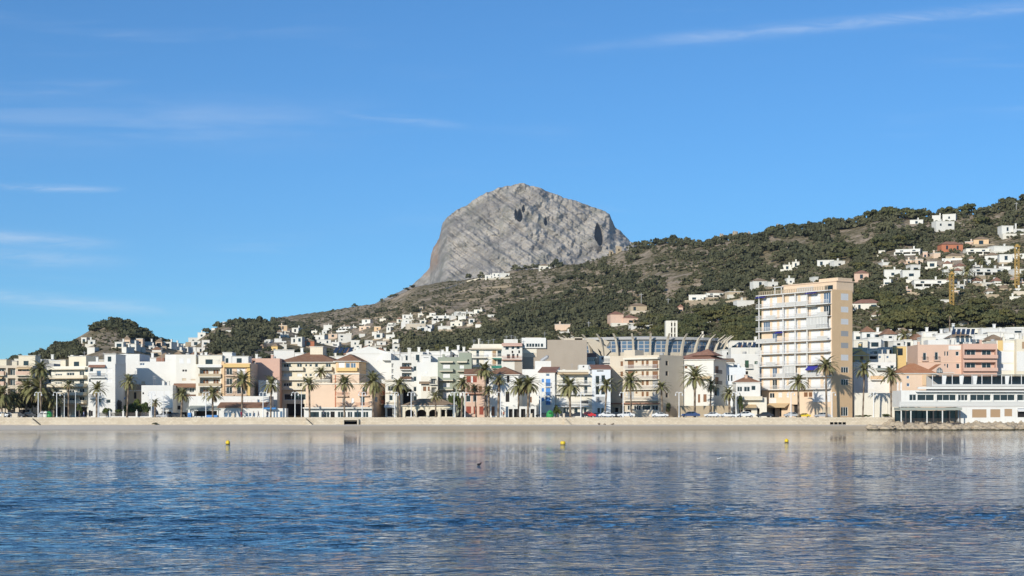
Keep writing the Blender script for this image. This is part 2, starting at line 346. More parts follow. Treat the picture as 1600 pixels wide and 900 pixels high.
yw = np.array(yw); xw = np.arange(-76, 76.01, .21); WX, WY = np.meshgrid(xw, yw, indexing='ij'); WZ = 0
for q, (ang, sc, am) in enumerate(((6, 1.7, .075), (-16, .95, .044), (22, .55, .02), (-3, 4.8, .10))):
    c_, s_ = math.cos(R(ang)), math.sin(R(ang)); u = WX * c_ - WY * s_; v = WX * s_ + WY * c_
    WZ = WZ + am * fbm(u / sc * .62 + 60 * q, v / sc + 31 * q, 3, .5)
gs = np.clip(fbm(WX / 30 + 5, WY / 22 + 3, 3) * 1.5 + .62 - .15 * np.clip(WX / WY / .3, -1, 1), .25, 1.15) * .88
WZ = WZ * gs * np.interp(WY, [30, 55, 80, 120, 170, 230], [1.7, 1.4, 1.0, .6, .28, 0]) * np.clip((WY - 30) / 3, 0, 1) * np.clip((76 - np.abs(WX)) / 4, 0, 1)
me = np_mesh('sea_water', np.stack([WX, WY, WZ + .002 * 0], -1).reshape(-1, 3), grid_faces(len(xw), len(yw)), [m], smooth=True); tag(link('sea_water', me), kind='structure')
g_ = MB()
for x0, x1, y0, y1 in ((-4000, 4000, -800, 30), (-4000, -76, 30, 230), (76, 4000, 30, 230), (-4000, 4000, 230, 404)): g_.face([(x0, y0, 0), (x1, y0, 0), (x1, y1, 0), (x0, y1, 0)], m)
tag(g_.build('sea_water'), kind='structure')
# sand
m = mat('beach_sand', (.45, .38, .28), .95, .1); t, b = nt(m); p = t.add('ShaderNodeNewGeometry').outputs['Position']
ps = t.add('ShaderNodeSeparateXYZ', ins={0: p}).outputs
nn = t.noise(t.mapping(p, (.08, .6, 1)), 1.0, 4); n2 = t.noise(p, .6, 4)
wet = t.ramp(t.math('ADD', ps[2], t.math('MULTIPLY', nn, .35)), .40, .16)
dry = t.mix(n2, (.62, .55, .45), (.70, .63, .52)); wr = t.ramp(t.math('ADD', ps[0], t.math('MULTIPLY', nn, 40)), -95, 0)
dry = t.mix(t.math('MULTIPLY', wr, t.ramp(ps[2], 1.05, .75)), dry, (.62, .50, .34))
t.l.new(t.mix(wet, dry, t.mix(wr, (.52, .46, .37), (.52, .41, .26))), b.inputs['Base Color'])
rg = t.math('MULTIPLY_ADD', wet, -.35, .95); t.l.new(rg, b.inputs['Roughness'])
bp = t.add('ShaderNodeBump', ins={'Strength': .5, 'Distance': .12, 'Height': t.noise(p, 1.6, 4)}); t.l.new(bp.outputs[0], b.inputs['Normal'])
xs = np.linspace(-260, 150, 330); ys = np.linspace(394, 414, 34); SX, SY = np.meshgrid(xs, ys, indexing='ij')
SZ = np.interp(SY + 1.6 * fbm(SX / 30, SX * 0 + 2, 3), [394, 400, 404, 412, 414], [-.55, 0, .45, 1.25, 1.3]) + .06 * fbm(SX / 3, SY / 2, 3)
me = np_mesh('beach_sand', np.stack([SX, SY, SZ], -1).reshape(-1, 3), grid_faces(330, 34), [m], smooth=True); tag(link('beach', me), kind='structure')
# seawall, promenade, road
m = mat('seawall_stone', (.55, .46, .33), .9, .15); t, b = nt(m); c = t.add('ShaderNodeTexCoord').outputs['Object']
cc = t.add('ShaderNodeSeparateXYZ', ins={0: c}).outputs; cb = t.add('ShaderNodeCombineXYZ', ins={0: cc[0], 1: cc[2], 2: 0.0}).outputs[0]
br = t.add('ShaderNodeTexBrick', ins={'Vector': cb, 'Color1': (.68, .59, .45, 1), 'Color2': (.56, .475, .35, 1), 'Mortar': (.42, .345, .25, 1), 'Scale': 1.0, 'Mortar Size': .03, 'Brick Width': .75, 'Row Height': .36, 'Bias': .1})
t.l.new(t.mix(t.math('MULTIPLY', t.ramp(t.noise(c, .25, 5), .4, .7), .4), br.outputs[0], (.70, .63, .50)), b.inputs['Base Color'])
bp = t.add('ShaderNodeBump', ins={'Strength': .6, 'Distance': .06, 'Height': t.math('ADD', br.outputs['Fac'], t.noise(c, 2.5, 4))}); t.l.new(bp.outputs[0], b.inputs['Normal'])
M['wallstone'] = m
WX1 = (1404 - 800) / F * 412
cul = [((538 - 800) / F * 412, (558.5 - 800) / F * 412, 1.0, 2.35)] + [((q - 800) / F * 412, (q + 5.2 - 800) / F * 412, 1.2, 1.85) for q in (1297, 1303.5, 1310, 1316.5)]
wl = MB(); xs_ = sorted({-300.0, WX1, *[q for c_ in cul for q in c_[:2]]}); zs_ = sorted({0.2, 3.05, *[q for c_ in cul for q in c_[2:]]})
for i in range(len(xs_) - 1):
    for j in range(len(zs_) - 1):
        xm, zm = (xs_[i] + xs_[i + 1]) / 2, (zs_[j] + zs_[j + 1]) / 2
        if any(c_[0] < xm < c_[1] and c_[2] < zm < c_[3] for c_ in cul): continue
        wl.face([(xs_[i], 412, zs_[j]), (xs_[i + 1], 412, zs_[j]), (xs_[i + 1], 412, zs_[j + 1]), (xs_[i], 412, zs_[j + 1])], M['wallstone'])
wl.face([(-300, 412, 3.05), (WX1, 412, 3.05), (WX1, 412.6, 3.05), (-300, 412.6, 3.05)], M['wallstone'])
wl.face([(-300, 412.6, 2.8), (-300, 412.6, 3.05), (WX1, 412.6, 3.05), (WX1, 412.6, 2.8)], M['wallstone']); wl.face([(WX1, 412, .2), (WX1, 412.6, .2), (WX1, 412.6, 3.05), (WX1, 412, 3.05)], M['wallstone'])
for x0, x1, z0, z1 in cul:                     # drain tunnels behind the openings, their darkness put into the wall colour
    for q in ([(x0, 412, z0), (x0, 412, z1), (x0, 418, z1), (x0, 418, z0)], [(x1, 412, z1), (x1, 412, z0), (x1, 418, z0), (x1, 418, z1)], [(x0, 412, z1), (x1, 412, z1), (x1, 418, z1), (x0, 418, z1)],
              [(x0, 412, z0), (x0, 418, z0), (x1, 418, z0), (x1, 412, z0)], [(x0, 418, z0), (x0, 418, z1), (x1, 418, z1), (x1, 418, z0)]): wl.face(q, M['dark'])
o = wl.build('seawall'); tag(o, 'long low pale stone seawall between the beach and the promenade', 'sea wall')
x0, x1, z0, z1 = cul[0]; fr = MB()
for q in ((x0 - .35, x0, z0 - .3, z1 + .3), (x1, x1 + .35, z0 - .3, z1 + .3), (x0, x1, z1, z1 + .3)): fr.box(q[0], q[1], 411.2, 411.99, q[2], q[3], M['conc'])
o = fr.build('culvert_portal'); tag(o, 'dark drain outlet with concrete surround in the seawall below the peach building', 'drain')
g_ = MB(); M['paving'] = plaster('paving', (.48, .42, .34)); M['asphalt'] = plaster('asphalt', (.06, .06, .06))
g_.box(-300, 160, 412.6, 426.5, 2.0, 2.9, M['paving']); tag(g_.build('pavement'), kind='structure')
g_ = MB(); g_.box(-300, 160, 426.5, 432.5, 2.0, 2.78, M['asphalt']); tag(g_.build('road'), kind='structure')
g_ = MB()
for k in range(70): g_.face([(-290 + k * 6, 429.4, 2.786), (-287 + k * 6, 429.4, 2.786), (-287 + k * 6, 429.55, 2.786), (-290 + k * 6, 429.55, 2.786)], M['frame'])
tag(g_.build('road_marking'), kind='structure')
g_ = MB(); g_.box(-300, 160, 432.5, 446, 2.0, 2.9, M['paving']); tag(g_.build('footpath'), kind='structure')

hz_ = bpy.data.materials.new('haze_air'); hz_.use_nodes = True; tr_ = hz_.node_tree; tr_.nodes.clear(); t = NT(tr_)
vol = t.add('ShaderNodeVolumePrincipled', ins={'Color': (.80, .88, 1.0, 1), 'Density': .00004, 'Anisotropy': .2}); t.l.new(vol.outputs[0], t.add('ShaderNodeOutputMaterial').inputs['Volume'])
g_ = MB(); g_.box(-3900, 3900, -700, 6900, -2.0, 760, hz_); tag(g_.build('haze'), kind='stuff')
# ------------------------------------------------------------ buildings
KIND = {'g': ('glass', 'frame'), 'n': ('glassblue', 'frame'), 'd': ('dark', None), 'h': ('glass', 'brownframe')}
class Face:
    """one outer wall: o = start corner, d = direction along it (both in the building's own axes), ln = length"""
    def __init__(s, b, o, d, ln): s.b, s.o, s.d, s.ln = b, Vector(o), Vector(d), ln; s.n = Vector((d[1], -d[0])); s.holes = []
    def p(s, u, out, z): q = s.o + s.d * u + s.n * out; return (q.x, q.y, z)
    def u(s, px):
        c, sn = math.cos(s.b.rz), math.sin(s.b.rz); rot = lambda v: Vector((v.x * c - v.y * sn, v.x * sn + v.y * c))
        O = rot(s.o) + Vector((s.b.loc.x, s.b.loc.y)); D = rot(s.d); k = (px - 800) / F
        return (k * O.y - O.x) / (D.x - k * D.y)
    def uz(s, px, py):
        u = s.u(px); c, sn = math.cos(s.b.rz), math.sin(s.b.rz); q = s.o + s.d * u
        Y = q.x * sn + q.y * c + s.b.loc.y
        return u, CH + (HZ - py) / F * Y - s.b.loc.z
    def rect(s, r, margin=.02):
        u0, z1 = s.uz(r[0], r[2]); u1, z0 = s.uz(r[1], r[3])
        um, z1 = s.uz((r[0] + r[1]) / 2, r[2]); um, z0 = s.uz((r[0] + r[1]) / 2, r[3])
        return max(u0, margin), min(u1, s.ln - margin), max(z0, .05), min(z1, s.b.H - .05)
    def boxm(s, mb, u0, u1, o0, o1, z0, z1, m):
        mb.hexa([s.p(u0, o1, z0), s.p(u1, o1, z0), s.p(u1, o0, z0), s.p(u0, o0, z0), s.p(u0, o1, z1), s.p(u1, o1, z1), s.p(u1, o0, z1), s.p(u0, o0, z1)], m)
class Bld:
    def __init__(s, name, label, cat, px0, px1, py, wall='white', Y=436, dep=12, yaw=0, near='L', roof='flat', rm='tile', par=.6, over=.45, rh=2.2, base=None, group=None):
        s.wall = M[wall]; s.rz = R(yaw); c, sn = math.cos(s.rz), math.sin(s.rz); k0, k1 = (px0 - 800) / F, (px1 - 800) / F
        if near == 'L':
            xl, yl = k0 * Y, Y; s.L = (k1 * yl - xl) / (c - k1 * sn)
        else:
            xr, yr = k1 * Y, Y; s.L = (xr - k0 * yr) / (c - k0 * sn); xl, yl = xr - s.L * c, yr - s.L * sn
        z0 = base if base is not None else (2.9 if Y < 444 else ground((px0 + px1) / 2, Y) - 1.5)
        s.loc = Vector((xl, yl, z0)); s.H = CH + (HZ - py) / F * Y - z0; s.D = dep; s.px0, s.px1, s.Y = px0, px1, Y
        s.o = root(name, label, cat, s.loc, s.rz, group)
        s.F = Face(s, (0, 0), (1, 0), s.L); s.Rt = Face(s, (s.L, 0), (0, 1), dep); s.Lf = Face(s, (0, dep), (0, -1), dep); s.Bk = Face(s, (s.L, dep), (-1, 0), s.L)
        s.fc = {'F': s.F, 'R': s.Rt, 'L': s.Lf}; s.roof, s.rm, s.par, s.over, s.rh = roof, rm, par, over, rh
    def win(s, rects, kind='g', f='F', dep=.22):
        f = s.fc[f]
        for r in rects:
            u0, u1, z0, z1 = f.rect(r)
            if u1 - u0 < .15 or z1 - z0 < .15: continue
            f.holes.append((u0, u1, z0, z1, dep)); big = (r[1] - r[0]) >= 4.5
            if kind in KIND:
                gm, fm = KIND[kind]; mb = MB(); d = dep - .03
                mb.face([f.p(u0, -d, z0), f.p(u1, -d, z0), f.p(u1, -d, z1), f.p(u0, -d, z1)], M[gm])
                fr = MB(); w_ = min(.10, (u1 - u0) * .12)
                if fm:
                    nm = max(1, round((u1 - u0) / (.85 if u1 - u0 < 2.6 else 1.9))); us = [u0 + (u1 - u0) * q / nm for q in range(nm + 1)]
                    for q, uu in enumerate(us):
                        a = uu if q == 0 else (uu - w_ if q == nm else uu - w_ / 2); f.boxm(fr, a, a + w_, -d + .005, -d + .07, z0, z1, M[fm])
                    for zz in (z0, z1 - w_): f.boxm(fr, u0 + w_, u1 - w_, -d + .005, -d + .06, zz, zz + w_, M[fm])
                o = mb.build('window' if kind != 'd' else 'opening', s.o)
                if fm: fr.build('frame', o)
            else:
                mb = MB(); f.boxm(mb, u0 + .005, u1 - .005, -dep + .01, -dep + .13, z0 + .005, z1 - .005, M['sh_' + kind]); o = mb.build('shutter', s.o)
        return s
    def log(s, rects, f='F', dep=1.5, inner='g', inh=.78):
        """recessed balcony openings with a door or window on their back wall"""
        f = s.fc[f]
        for r in rects:
            u0, u1, z0, z1 = f.rect(r); f.holes.append((u0, u1, z0, z1, dep)); h = z1 - z0; n_ = max(1, round((u1 - u0) / 3.4)); st = (u1 - u0) / n_
            for q in range(n_):
                a = u0 + st * (q + .2); e = u0 + st * (q + .8); mb = MB(); fr = MB()
                mb.face([f.p(a, -dep + .03, z0 + .03), f.p(e, -dep + .03, z0 + .03), f.p(e, -dep + .03, z0 + h * inh), f.p(a, -dep + .03, z0 + h * inh)], M['glass' if inner == 'g' else 'sh_' + inner])
                o = mb.build('terrace_door', s.o)
                for uu in (a, (a + e) / 2 - .05, e - .1): f.boxm(fr, uu, uu + .1, -dep + .035, -dep + .1, z0 + .03, z0 + h * inh, M['frame'])
                f.boxm(fr, a, e, -dep + .03, -dep + .105, z0 + h * inh + .001, z0 + h * inh + .1, M['frame'])
                fr.build('frame', o)
        return s
    def balc(s, items, d=1.2, rail='bar', rm='rail', sm=None, f='F', h=1.0):
        f = s.fc[f]
        for (a, e, py) in items:
            u0, z = f.uz(a, py); u1, _ = f.uz(e, py); z = f.uz((a + e) / 2, py)[1]; mb = MB(); f.boxm(mb, u0, u1, 0.004, d, z - .2, z, M[sm] if sm else s.wall); o = mb.build('balcony', s.o); rb = MB(); m_ = M[rm]
            if rail == 'bar':
                f.boxm(rb, u0, u1, d - .09, d - .03, z + h - .06, z + h, m_); n_ = max(2, int((u1 - u0) / .16))
                for q in range(n_ + 1):
                    uu = u0 + (u1 - u0 - .03) * q / n_; f.boxm(rb, uu, uu + .03, d - .075, d - .045, z + .01, z + h - .06, m_)
                for uu in (u0 + .002, u1 - .04): f.boxm(rb, uu, uu + .035, .01, d - .1, z + h - .06, z + h, m_)
            else:
                f.boxm(rb, u0, u1, d - .12, d - .003, z + .003, z + h, m_)
                for uu in (u0, u1 - .1): f.boxm(rb, uu, uu + .1, .006, d - .13, z + .003, z + h, m_)
            rb.build('railing', o)
        return s
    def awn(s, items, m='aw_cream', d=1.4, f='F'):
        f = s.fc[f]
        for (a, e, y0, y1) in items:
            u0, z1 = f.uz(a, y0); u1, _ = f.uz(e, y0); z0 = f.uz((a + e) / 2, y1)[1]; z1 = f.uz((a + e) / 2, y0)[1]; mb = MB()
            mb.hexa([f.p(u0, d, z0), f.p(u1, d, z0), f.p(u1, .01, z1 - .08), f.p(u0, .01, z1 - .08), f.p(u0, d, z0 + .25), f.p(u1, d, z0 + .25), f.p(u1, .01, z1), f.p(u0, .01, z1)], M[m]); mb.build('awning', s.o)
        return s
    def box(s, items, name, m, out=(.004, .3), f='F'):
        f = s.fc[f]
        for (a, e, y0, y1) in items:
            u0, u1 = f.u(a), f.u(e); z1 = f.uz((a + e) / 2, y0)[1]; z0 = f.uz((a + e) / 2, y1)[1]
            mb = MB(); f.boxm(mb, u0, u1, out[0], out[1], max(z0, 0.02), z1, M[m]); mb.build(name, s.o)
        return s
    def top(s, items, name='penthouse', m=None, back=3.0, dep=5.0, cap=True):
        """a box standing on the roof: (px0, px1, pytop)"""
        for (a, e, y) in items:
            k = 1 + back / s.Y; u0 = s.F.u(a) ; u1 = s.F.u(e); z1 = s.F.uz((a + e) / 2, y)[1] * k if False else s.F.uz((a + e) / 2, y)[1] + (HZ - y) / F * back
            u0 += (a - 800) / F * back; u1 += (e - 800) / F * back; z0 = s.H - s.par + .01 if s.roof == 'flat' else s.H + .1
            mb = MB(); mb.box(u0, u1, back, back + dep, z0, z1, M[m] if m else s.wall); o = mb.build(name, s.o)
            if cap and z1 - z0 > 1.8:
                cb = MB(); cb.box(u0 - .15, u1 + .15, back - .2, back + dep + .15, z1 + .003, z1 + .14, M['white2']); cb.build('roof', o)
                if u1 - u0 > 2.2:
                    wb = MB(); wb.box(u0 + (u1 - u0) * .3, u0 + (u1 - u0) * .6, back - .04, back - .005, z0 + .5, z0 + min(1.9, (z1 - z0) * .8), M['glass']); wb.build('window', o)
        return s
    def ant(s, items):
        for (a, y) in items:
            u = s.F.u(a); z1 = s.F.uz(a, y)[1]; mb = MB(); z0 = s.H - s.par; mb.tube([(u, 4, z0), (u, 4, z1)], .05, M['metal'], 5)
            mb.box(u - .6, u + .6, 3.97, 4.03, z1 - .3, z1 - .24, M['metal']); mb.box(u - .4, u + .4, 3.97, 4.03, z1 - .7, z1 - .65, M['metal']); mb.build('antenna', s.o)
        return s
    def done(s):
        mb = MB(); H, L, D, wm = s.H, s.L, s.D, s.wall
        for f in (s.F, s.Rt, s.Lf, s.Bk):
            us = sorted({0, f.ln, *[q for h in f.holes for q in h[:2]]}); zs = sorted({0, H, *[q for h in f.holes for q in h[2:4]]})
            for i in range(len(us) - 1):
                for j in range(len(zs) - 1):
                    um, zm = (us[i] + us[i + 1]) / 2, (zs[j] + zs[j + 1]) / 2
                    if any(h[0] < um < h[1] and h[2] < zm < h[3] for h in f.holes): continue
                    mb.face([f.p(us[i], 0, zs[j]), f.p(us[i + 1], 0, zs[j]), f.p(us[i + 1], 0, zs[j + 1]), f.p(us[i], 0, zs[j + 1])], wm)
            for u0, u1, z0, z1, d in f.holes:
                for q in (((u0, 0, z0), (u0, 0, z1), (u0, -d, z1), (u0, -d, z0)), ((u1, 0, z1), (u1, 0, z0), (u1, -d, z0), (u1, -d, z1)), ((u0, 0, z1), (u1, 0, z1), (u1, -d, z1), (u0, -d, z1)),
                          ((u0, 0, z0), (u0, -d, z0), (u1, -d, z0), (u1, 0, z0)), ((u0, -d, z0), (u0, -d, z1), (u1, -d, z1), (u1, -d, z0))): mb.face([f.p(*c) for c in q], wm)
        o_ = s.over; rb = MB()
        if s.roof == 'flat':
            t_ = .22; zr = H - s.par
            for a in ((0, L, 0, t_), (0, L, D - t_, D), (0, t_, t_, D - t_), (L - t_, L, t_, D - t_)):
                mb.face([(a[0], a[2], H), (a[1], a[2], H), (a[1], a[3], H), (a[0], a[3], H)], wm)
            for q in (((t_, t_), (L - t_, t_)), ((L - t_, t_), (L - t_, D - t_)), ((L - t_, D - t_), (t_, D - t_)), ((t_, D - t_), (t_, t_))):
                mb.face([(*q[0], zr), (*q[1], zr), (*q[1], H), (*q[0], H)], wm)
            rb.face([(t_, t_, zr), (L - t_, t_, zr), (L - t_, D - t_, zr), (t_, D - t_, zr)], M['deck'])
        else:
            rm = M[s.rm]; z = H + .002; e = z + .16; x0, x1, y0, y1 = -o_, L + o_, -o_, D + o_; T = e + s.rh
            rb.box(x0, x1, y0, y1, z, e, M['white2'] if s.roof != 'shed' else rm)
            e += .003; a_ = [(x0, y0, e), (x1, y0, e), (x1, y1, e), (x0, y1, e)]
            if s.roof == 'hip':
                w_ = min(x1 - x0, y1 - y0) / 2
                if x1 - x0 >= y1 - y0: r0, r1 = (x0 + w_, (y0 + y1) / 2, T), (x1 - w_, (y0 + y1) / 2, T); fs = [(a_[0], a_[1], r1, r0), (a_[2], a_[3], r0, r1), (a_[3], a_[0], r0), (a_[1], a_[2], r1)]
                else: r0, r1 = ((x0 + x1) / 2, y0 + w_, T), ((x0 + x1) / 2, y1 - w_, T); fs = [(a_[0], a_[1], r0), (a_[2], a_[3], r1), (a_[1], a_[2], r1, r0), (a_[3], a_[0], r0, r1)]
                for q in fs: rb.face(q, rm)
            elif s.roof == 'gable':      # ridge runs along the front
                r0, r1 = (x0, (y0 + y1) / 2, T), (x1, (y0 + y1) / 2, T)
                for q in ((a_[0], a_[1], r1, r0), (a_[2], a_[3], r0, r1)): rb.face(q, rm)
                for q in ((a_[3], a_[0], r0), (a_[1], a_[2], r1)): rb.face(q, wm)
            elif s.roof == 'front':      # gable end faces the sea
                r0, r1 = ((x0 + x1) / 2, y0, T), ((x0 + x1) / 2, y1, T)
                for q in ((a_[1], a_[2], r1, r0), (a_[3], a_[0], r0, r1)): rb.face(q, rm)
                for q in ((a_[0], a_[1], r0), (a_[2], a_[3], r1)): rb.face(q, wm)
            elif s.roof == 'shed':
                b0, b1 = (x0, y1, T), (x1, y1, T)
                for q in ((a_[0], a_[1], b1, b0),): rb.face(q, rm)
                for q in ((a_[3], a_[0], b0), (a_[1], a_[2], b1), (a_[2], a_[3], b0, b1)): rb.face(q, wm)
        if s.roof == 'flat' and L > 5 and s.Y > 430 and H > 7:      # rooftop clutter: flues, water tanks, aerials
            q_ = random.Random(int(s.px0 * 3 + s.H * 7)); zr = H - s.par + .003
            for _ in range(q_.randint(2, 4)):
                x = q_.uniform(.8, L - 1.6); y = q_.uniform(1.0, D - 2); k = MB(); t_ = q_.choice(('chimney', 'water_tank', 'aerial', 'chimney'))
                if t_ == 'chimney': k.box(x, x + .6, y, y + .6, zr, zr + 1.7, wm); k.box(x - .08, x + .68, y - .08, y + .68, zr + 1.703, zr + 1.85, M['white2'])
                elif t_ == 'water_tank': k.tube([(x, y, zr), (x, y, zr + 1.3)], .55, M['grey'], 10)
                else: k.tube([(x, y, zr), (x, y, zr + 3.4)], .04, M['metal'], 4); k.box(x - .5, x + .5, y - .02, y + .02, zr + 3.0, zr + 3.05, M['metal']); k.box(x - .35, x + .35, y - .02, y + .02, zr + 2.5, zr + 2.55, M['metal'])
                k.build(t_, s.o)
        mb.build('wall', s.o); rb.build('roof', s.o); return s
def ev(x0, x1, n_, w_):                      # n evenly spread openings of width w between two columns
    st = (x1 - x0) / n_; return [(x0 + st * (q + .5) - w_ / 2, x0 + st * (q + .5) + w_ / 2) for q in range(n_)]
def gridw(cols, rows): return [(*c_, *r_) for c_ in cols for r_ in rows]

AB = 'apartment_block'; HS = 'town_house'
# far left block with tan balconies
b = Bld(AB, 'tan and cream balcony apartment block behind the clump of tall palms', 'apartment block', -40, 51, 571, 'beige', 446, 12)
for y in (586, 602, 618, 634): b.log([(-34, -12, y - 11, y), (-9, 9, y - 11, y), (12, 24, y - 11, y), (28, 49, y - 11, y)], dep=1.4)
b.balc([(q, e, y) for y in (586, 602, 618, 634) for q, e in ((-36, 8), (26, 50))], 1.2, 'solid', 'salmon_plaster' if 'salmon_plaster' in M else 'salmon', 'cream')
b.awn([(27, 50, 573, 577), (-30, 5, 588, 592)], 'aw_cream', 1.3); b.win([(12, 22, 640, 651), (30, 46, 640, 651)], 'd')
b.top([(29, 55, 556), (-20, 10, 562)], m='cream'); b.done()
b = Bld(HS, 'grey low wide roof block seen between the palm clump and the cream balcony block', 'building', 50, 84, 568, 'grey', 462, 10); b.win(gridw(ev(52, 82, 4, 5), [(575, 583), (590, 598)])); b.done()
b = Bld(AB, 'cream apartment block with five stacked curved balconies beside the white block', 'apartment block', 80, 138, 572, 'ivory', 437, 12, -20, 'R')
b.win([(124, 131.5, y, y + 9) for y in (580, 592, 607, 620)] + [(104, 116, y, y + 9) for y in (582, 595, 609, 622)] + [(86, 97, y, y + 8) for y in (584, 597, 610, 623)], 'g')
b.win([(132.5, 137, 574, 582)], 'n'); b.balc([(79, 136, y) for y in (591, 604, 617.5, 630)], 1.7, 'solid', 'cream', 'tan', h=.75); b.balc([(79, 138, 576.5)], 1.5, 'solid', 'ivory', 'cream', h=.4)
b.win([(84, 95, 636, 651), (100, 106, 636, 651), (118, 123, 636, 651), (126, 136, 636, 651)], 'd'); b.win([(107, 116.5, 632, 648)], 'b'); b.top([(88, 96, 563), (101, 128, 557)], m='cream'); b.ant([(118, 548)]); b.done()
# white front block with shaded side
b = Bld(AB, 'plain white stepped apartment block with iron balcony beside the dark garden', 'apartment block', 138, 180, 565, 'white', 433, 12)
b.win([(151, 158, 579, 588)], 'n'); b.win([(167, 175, 576, 582), (167, 175, 592, 598)], 's'); b.win([(140, 146, 575, 581), (152, 157, 597, 604), (139, 142, 592, 597)], 'g'); b.win([(154, 158, 622, 629), (166, 173, 624, 630)], 'g')
b.balc([(140, 165, 589.5), (140, 160, 622)], 1.0, 'bar', 'darkrail'); b.awn([(139, 165, 570, 574)], 'tilered', .8); b.win([(135.6 + 3, 142, 641, 651), (141.5, 145, 642, 650)], 'd')
b.top([(163, 181, 553.5)], back=.05, dep=11); b.done()
b = Bld('old_house', 'old tan house with tiled roof and red window behind the walled garden', 'house', 180, 220.5, 611, 'tan', 444, 7, roof='gable', rm='tileold', rh=1.7, base=2.9)
b.win([(190, 195, 613, 620)], 'r'); b.win([(209, 213, 613, 623)], 'd'); b.awn([(187, 196.5, 620, 624)], 'aw_sky', 1.0); b.win([(206, 214, 630, 642), (188, 196, 630, 642)], 'd'); b.done()
b = Bld(AB, 'large blank white party wall block rising behind the old tan house', 'apartment block', 166, 276, 565, 'white', 452, 14, base=2.9); b.top([(166, 218, 553)], back=.02, dep=13, cap=False); b.top([(258, 275, 554)], back=.03, dep=9, cap=False)
b.win([(218.5, 226, 567, 571)], 'n'); b.win([(221, 226.5, 596, 600)], 'b'); b.top([(244, 256, 559)], back=4, dep=3, m='tilered', cap=False); b.ant([(248, 541)]); b.done()
b = Bld('garage_building', 'low white garage building with three blank panels and dark doors', 'building', 221, 270, 602, 'white', 437, 12)
b.win([(232.5, 243.5, 611, 629), (244.8, 255.8, 611, 629), (257, 265.5, 611, 629)], 's', dep=.14); b.win([(222.5, 225, 613, 616)], 'd'); b.win([(244, 247, 643, 651.5), (253, 259.5, 643, 651.5), (260.5, 268, 643, 651.5)], 'd', dep=2); b.box([(252, 269, 637, 638.5)], 'canopy', 'grey', (.01, .6)); b.done()
b = Bld(AB, 'white block with tiled canopy over its lower balcony beside the orange framed loggias', 'apartment block', 275, 306, 554, 'white2', 443, 14, base=2.9)
b.win([(280, 287, 560, 568), (292, 298, 560, 568)], 's', dep=.1); b.win([(285, 288, 577.5, 580.5), (289, 292, 577.5, 580.5)], 'd'); b.win([(284.5, 291, 591, 595), (298, 306 - .5, 592, 594.5)], 'b')
b.win([(288, 292, 607, 616), (296, 303.5, 606, 613)], 'g'); b.win([(276, 284, 607, 617)], 'd'); b.balc([(272, 306, 620)], 1.2, 'solid', 'brownframe', h=.6); b.awn([(272, 309, 599, 605.5)], 'tile', 1.9)
b.win([(272 + 4, 282, 634, 640), (284, 292, 644, 651)], 'd'); b.done()
b = Bld(AB, 'white apartment block with deep brown panelled loggias under a white penthouse', 'apartment block', 306, 350, 569, 'ivory', 440, 12)
for y in (588.5, 603.5, 618.5): b.log([(312, 344, y - 12.5, y)], dep=1.5, inner='w', inh=.85)
b.balc([(311, 346, y) for y in (588.5, 603.5, 618.5)], 1.0, 'solid', 'tan', h=.75); b.box([(346, 351, 565, 621)], 'pilaster', 'orange', (.004, .35)); b.box([(309, 347, 570, 574)], 'cornice', 'white', (.01, .9)); b.top([(310, 347, 555.5)], back=1.4, dep=6); b.done()
b = Bld(AB, 'salmon block with yellow cornice and three balcony floors beside the white loggia block', 'apartment block', 350, 392, 567, 'peach', 440, 12)
b.box([(350, 391, 568.5, 574)], 'cornice', 'yellow', (.01, .9)); b.win([(353.5, 363, y, y + 10) for y in (575.5, 591, 605)] + [(370, 377, y, y + 10) for y in (591, 605)] + [(379, 384, y, y + 11) for y in (591, 605)], 'g'); b.win([(370, 383, 575.5, 586)], 's')
b.balc([(352, 366, y) for y in (586.5, 602, 617)] + [(368, 386, y) for y in (586.5, 602, 617)], .9, 'bar', 'darkrail'); b.box([(386, 391, 574, 618)], 'pilaster', 'yellow', (.004, .3)); b.top([(348, 362.5, 551), (362, 388, 557)], back=2.4, dep=6, m='white'); b.done()
b = Bld(AB, 'pink block wall standing between the salmon block and the big tiled block', 'apartment block', 393, 437, 560, 'pink', 452, 12, base=2.9); b.log([(394, 399, y - 8, y) for y in (570, 581, 592)], dep=1); b.done()
b = Bld('white_house', 'plain white house wall under the pink block beside the big tiled block', 'house', 404, 433, 594, 'white', 446, 5, base=2.9); b.done()
# low white seafront restaurant and kiosks
b = Bld('seafront_restaurant', 'low white seafront restaurant with tiled lean-to roof and arched windows', 'restaurant', 295, 420, 619, 'white', 435, 9)
b.win([(380, 385, 625, 630), (387, 389, 625, 630), (393, 398, 625, 630)], 's'); b.win([(402, 406, 624, 630)], 'n'); b.done()
lean = Bld('arcade_annex', 'white arched front annex with brown tiled lean-to roof facing the promenade', 'restaurant', 342, 414, 637, 'white', 430, 4.6, roof='shed', rm='tile', rh=1.3)
lean.win([(350, 356, 644, 652), (357.5, 361, 644, 652), (384, 388, 645, 651), (389, 393, 645, 651), (396, 399, 645, 651)], 'n'); lean.win([(402, 405.5, 642, 652)], 's'); lean.done()
lean = Bld('terrace_kiosk', 'white and blue roofed terrace kiosk open at the front beside the arched annex', 'kiosk', 294, 341, 640, 'white', 430, 4.6, roof='shed', rm='aw_grey', rh=.9); lean.win([(303, 339, 642, 650.5)], 'd', dep=3.5); lean.box([(294.3, 297.5, 640, 652)], 'pillar', 'white', (.01, .4)); lean.box([(322, 340, 648.5, 652.5), (294, 299, 645, 652.5)], 'counter', 'aw_blue2' if 'aw_blue2' in M else 'sh_B', (.02, .5)); lean.done()
b = Bld('glazed_kiosk', 'small white glazed kiosk with a blue awning on the promenade', 'kiosk', 414, 447, 638, 'white', 427, 4, par=.2)
